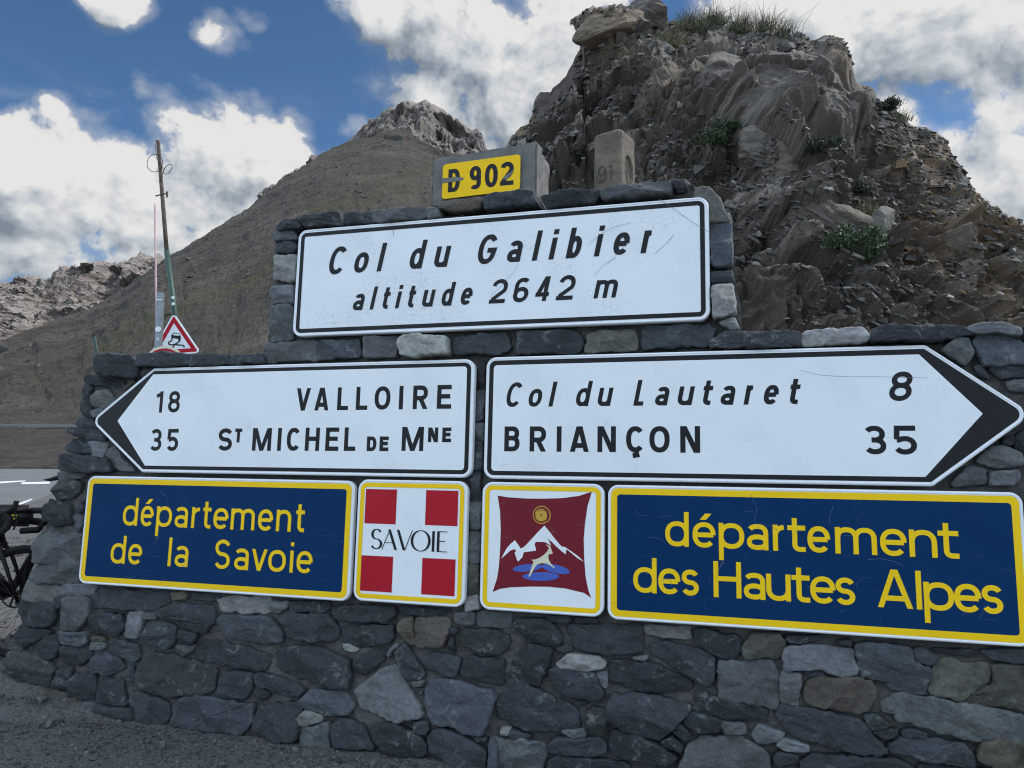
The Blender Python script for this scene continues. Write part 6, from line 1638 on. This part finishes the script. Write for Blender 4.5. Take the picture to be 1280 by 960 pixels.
# ================================================================== BICYCLES
def bicycle(origin, yaw, label, lean):
    root = empty('bicycle', origin, label, 'bicycle', (Matrix.Rotation(yaw, 3, 'Z') @ Matrix.Rotation(lean, 3, 'X')), 'bicycles parked behind the wall')
    BB = Vector((0, 0, .27)); rear = Vector((-.42, 0, .34)); frn = Vector((.58, 0, .34)); seat = Vector((-.27, 0, .80)); hd0 = Vector((.42, 0, .72)); hd1 = Vector((.385, 0, .86))
    m = MB(); m.tube([BB, hd0], .046, 12); m.tube([BB, seat], .024, 10); m.tube([seat + Vector((.03, 0, -.05)), hd1 + Vector((0, 0, -.04))], .024, 10); m.tube([hd0, hd1], .024, 10)
    for y in (-.05, .05): m.tube([BB, rear + Vector((0, y, 0))], .010, 8); m.tube([seat + Vector((.02, 0, -.06)), rear + Vector((0, y, 0))], .009, 8)
    m.build('frame', M['bike'], root, True)
    m = MB()
    for y in (-.05, .05): m.tube([hd0 + Vector((.005, 0, -.02)), hd0 + Vector((.03, y, -.06)), frn + Vector((0, y, 0))], [.016, .014, .009], 8)
    m.build('fork', M['bike'], root, True)
    for c_ in (rear, frn):
        w_ = bpy.data.objects.new('wheel', None); C.objects.link(w_); w_.parent = root; w_.location = c_
        m = MB(); m.torus((0, 0, 0), (0, 1, 0), .330, .022, 56, 8); m.build('tyre', M['rubber'], w_, True)
        m = MB(); m.torus((0, 0, 0), (0, 1, 0), .310, .012, 56, 6); m.build('rim', M['bike'], w_, True)
        m = MB(); m.tube([(0, -.045, 0), (0, .045, 0)], .022, 12)
        for i in range(24):
            a = 2 * math.pi * i / 24; m.tube([(.02 * math.cos(a + .6), .03 * (-1) ** i, .02 * math.sin(a + .6)), (.30 * math.cos(a), 0, .30 * math.sin(a))], .0014, 4)
        m.build('spokes', M['alu'], w_)
    m = MB(); m.tube([seat, seat + Vector((-.055, 0, .24))], .0145, 10); m.build('seat_post', M['bike'], root, True)
    sd_ = seat + Vector((-.06, 0, .245)); m = MB()
    sec = [(-.13, .070, .010), (-.08, .072, .018), (-.02, .055, .020), (.05, .028, .018), (.11, .018, .012), (.145, .014, .004)]
    vv_, ff_ = [], []
    for x, hw_, hh_ in sec:
        for j in range(10): a = 2 * math.pi * j / 10; vv_.append((sd_.x + x, sd_.y + hw_ * math.cos(a), sd_.z + .012 + hh_ * math.sin(a) - (.015 if x > .1 else 0)))
    ff_ = [(i * 10 + j, i * 10 + (j + 1) % 10, (i + 1) * 10 + (j + 1) % 10, (i + 1) * 10 + j) for i in range(len(sec) - 1) for j in range(10)] + [tuple(range(10))[::-1], tuple(range(50, 60))]
    m.add(vv_, ff_); m.build('saddle', M['rubber'], root, True)
    m = MB(); m.torus((BB.x, -.06, BB.z), (0, 1, 0), .088, .006, 36, 6)
    for i in range(5): a = 2 * math.pi * i / 5; m.tube([(BB.x, -.06, BB.z), (BB.x + .085 * math.cos(a), -.06, BB.z + .085 * math.sin(a))], .008, 6)
    m.build('chainring', M['alu'], root)
    for sgn in (-1, 1):
        m = MB(); e_ = BB + Vector((.14 * sgn, -.085 * 1 if sgn < 0 else .085, -.09 * sgn)); m.tube([BB + Vector((0, -.08 if sgn < 0 else .08, 0)), e_], [.014, .011], 8); m.box(e_ + Vector((0, -.05 if sgn < 0 else .05, 0)), (.09, .08, .018)); m.build('crank', M['alu'], root)
    m = MB(); st0 = hd1 + Vector((0, 0, .02)); st1 = st0 + Vector((.09, 0, .02)); m.tube([hd1, st0, st1], .016, 8); m.tube([st1 + Vector((0, -.2, 0)), st1 + Vector((0, .2, 0))], .015, 10)
    for y in (-.2, .2):
        p_ = [st1 + Vector((0, y, 0)), st1 + Vector((.075, y, .0)), st1 + Vector((.10, y, -.03)), st1 + Vector((.095, y * 1.05, -.085)), st1 + Vector((.05, y * 1.08, -.128)), st1 + Vector((-.06, y * 1.1, -.135))]
        m.tube(p_, .021, 10); m.tube([p_[1] + Vector((0, 0, .0)), p_[1] + Vector((.05, 0, .035)), p_[1] + Vector((.06, 0, .075))], [.019, .018, .014], 10); m.tube([p_[1] + Vector((.045, 0, .02)), p_[1] + Vector((.07, 0, -.05)), p_[1] + Vector((.055, 0, -.10))], .006, 6)
    m.build('handlebar', M['rubber'], root, True)
    return root
# first bicycle heads left, its saddle half hidden by the wall; second one nearer, its bars toward the wall
Y1 = 5.25
g1 = at_depth(10, 746, Y1); b1 = bicycle((g1[0], g1[1], .30), math.pi, 'black bicycle with its saddle just showing behind the left end of the wall', .03)
g2 = at_depth(8, 648, 4.92); b2 = bicycle((g2[0] - .475, g2[1], .25), .05, 'black bicycle with drop handlebar touching the wall, nearer of the two', -.04)
# frame bag on the first one's top tube
fb = empty('frame_bag', Vector(at_depth(14, 658, Y1 - .04).tolist()), 'black bag with a round yellow badge strapped on the bicycle frame', 'bag')
bm = bmesh.new(); bmesh.ops.create_cube(bm, size=1)
for v in bm.verts: v.co = (v.co.x * (.27 if v.co.z > 0 else .29), v.co.y * .075, v.co.z * .145 + .0725)
bmesh.ops.bevel(bm, geom=bm.edges[:], offset=.03, segments=4, affect='EDGES')
me = bpy.data.meshes.new('bag_body'); bm.to_mesh(me); bm.free(); me.materials.append(M['bag'])
for p in me.polygons: p.use_smooth = True
o_ = bpy.data.objects.new('bag_body', me); C.objects.link(o_); o_.parent = fb
m = MB(); v, f = ribbon([(x, y) for x, y in arc(.035, .072, .018, .018, 0, 360, 24, 2)], .007); m.add([(x, -.0385, y) for x, y in v], f)
v, f = ribbon([(.029, .064), (.029, .081), (.042, .072)], .005); m.add([(x, -.0388, y) for x, y in v], f); m.build('badge', M['yellow'], fb)
m = MB()
for i in range(8): m.box((.064 + i * .0085, -.0390, .072), (.006, .002, .009))
m.build('bag_print', M['alu'], fb)

# ================================================================== LOOSE STONES on the ground
n = 9000
uu = rng.uniform(-4.2, 1.2, n); dd = np.abs(rng.normal(0, .42, n)) + .01
ptsg = []
foot_ = np.array([wallpt(u, WV0, -.02)[:2] for u in (0,)])[0]; wux = WU[:2] / np.linalg.norm(WU[:2]); wnx = WN[:2] / np.linalg.norm(WN[:2])
pg = foot_[None] + uu[:, None] * wux + dd[:, None] * wnx
far_ = rng.random(n) < .35
pg[far_] = np.stack([rng.uniform(-9, -2.5, far_.sum()), rng.uniform(4.2, 11, far_.sum())], -1)
szg = np.exp(rng.normal(-4.55, .5, n)).clip(.006, .05); szg[far_] *= 2.2
gz_ = np.array([max(0, bank(x, y)) if y > 4.4 and x < 1 else 0 for x, y in pg]); pz_ = np.concatenate([pg, (szg * .16 + gz_)[:, None]], 1)
colg = rng.uniform(.05, .13, (n, 1)) * np.array([[1, .99, .97]]); colg[rng.random(n) < .05] *= 1.8
rocks('loose_gravel', pz_, szg, colg, M['shard'], .7, seed=9)
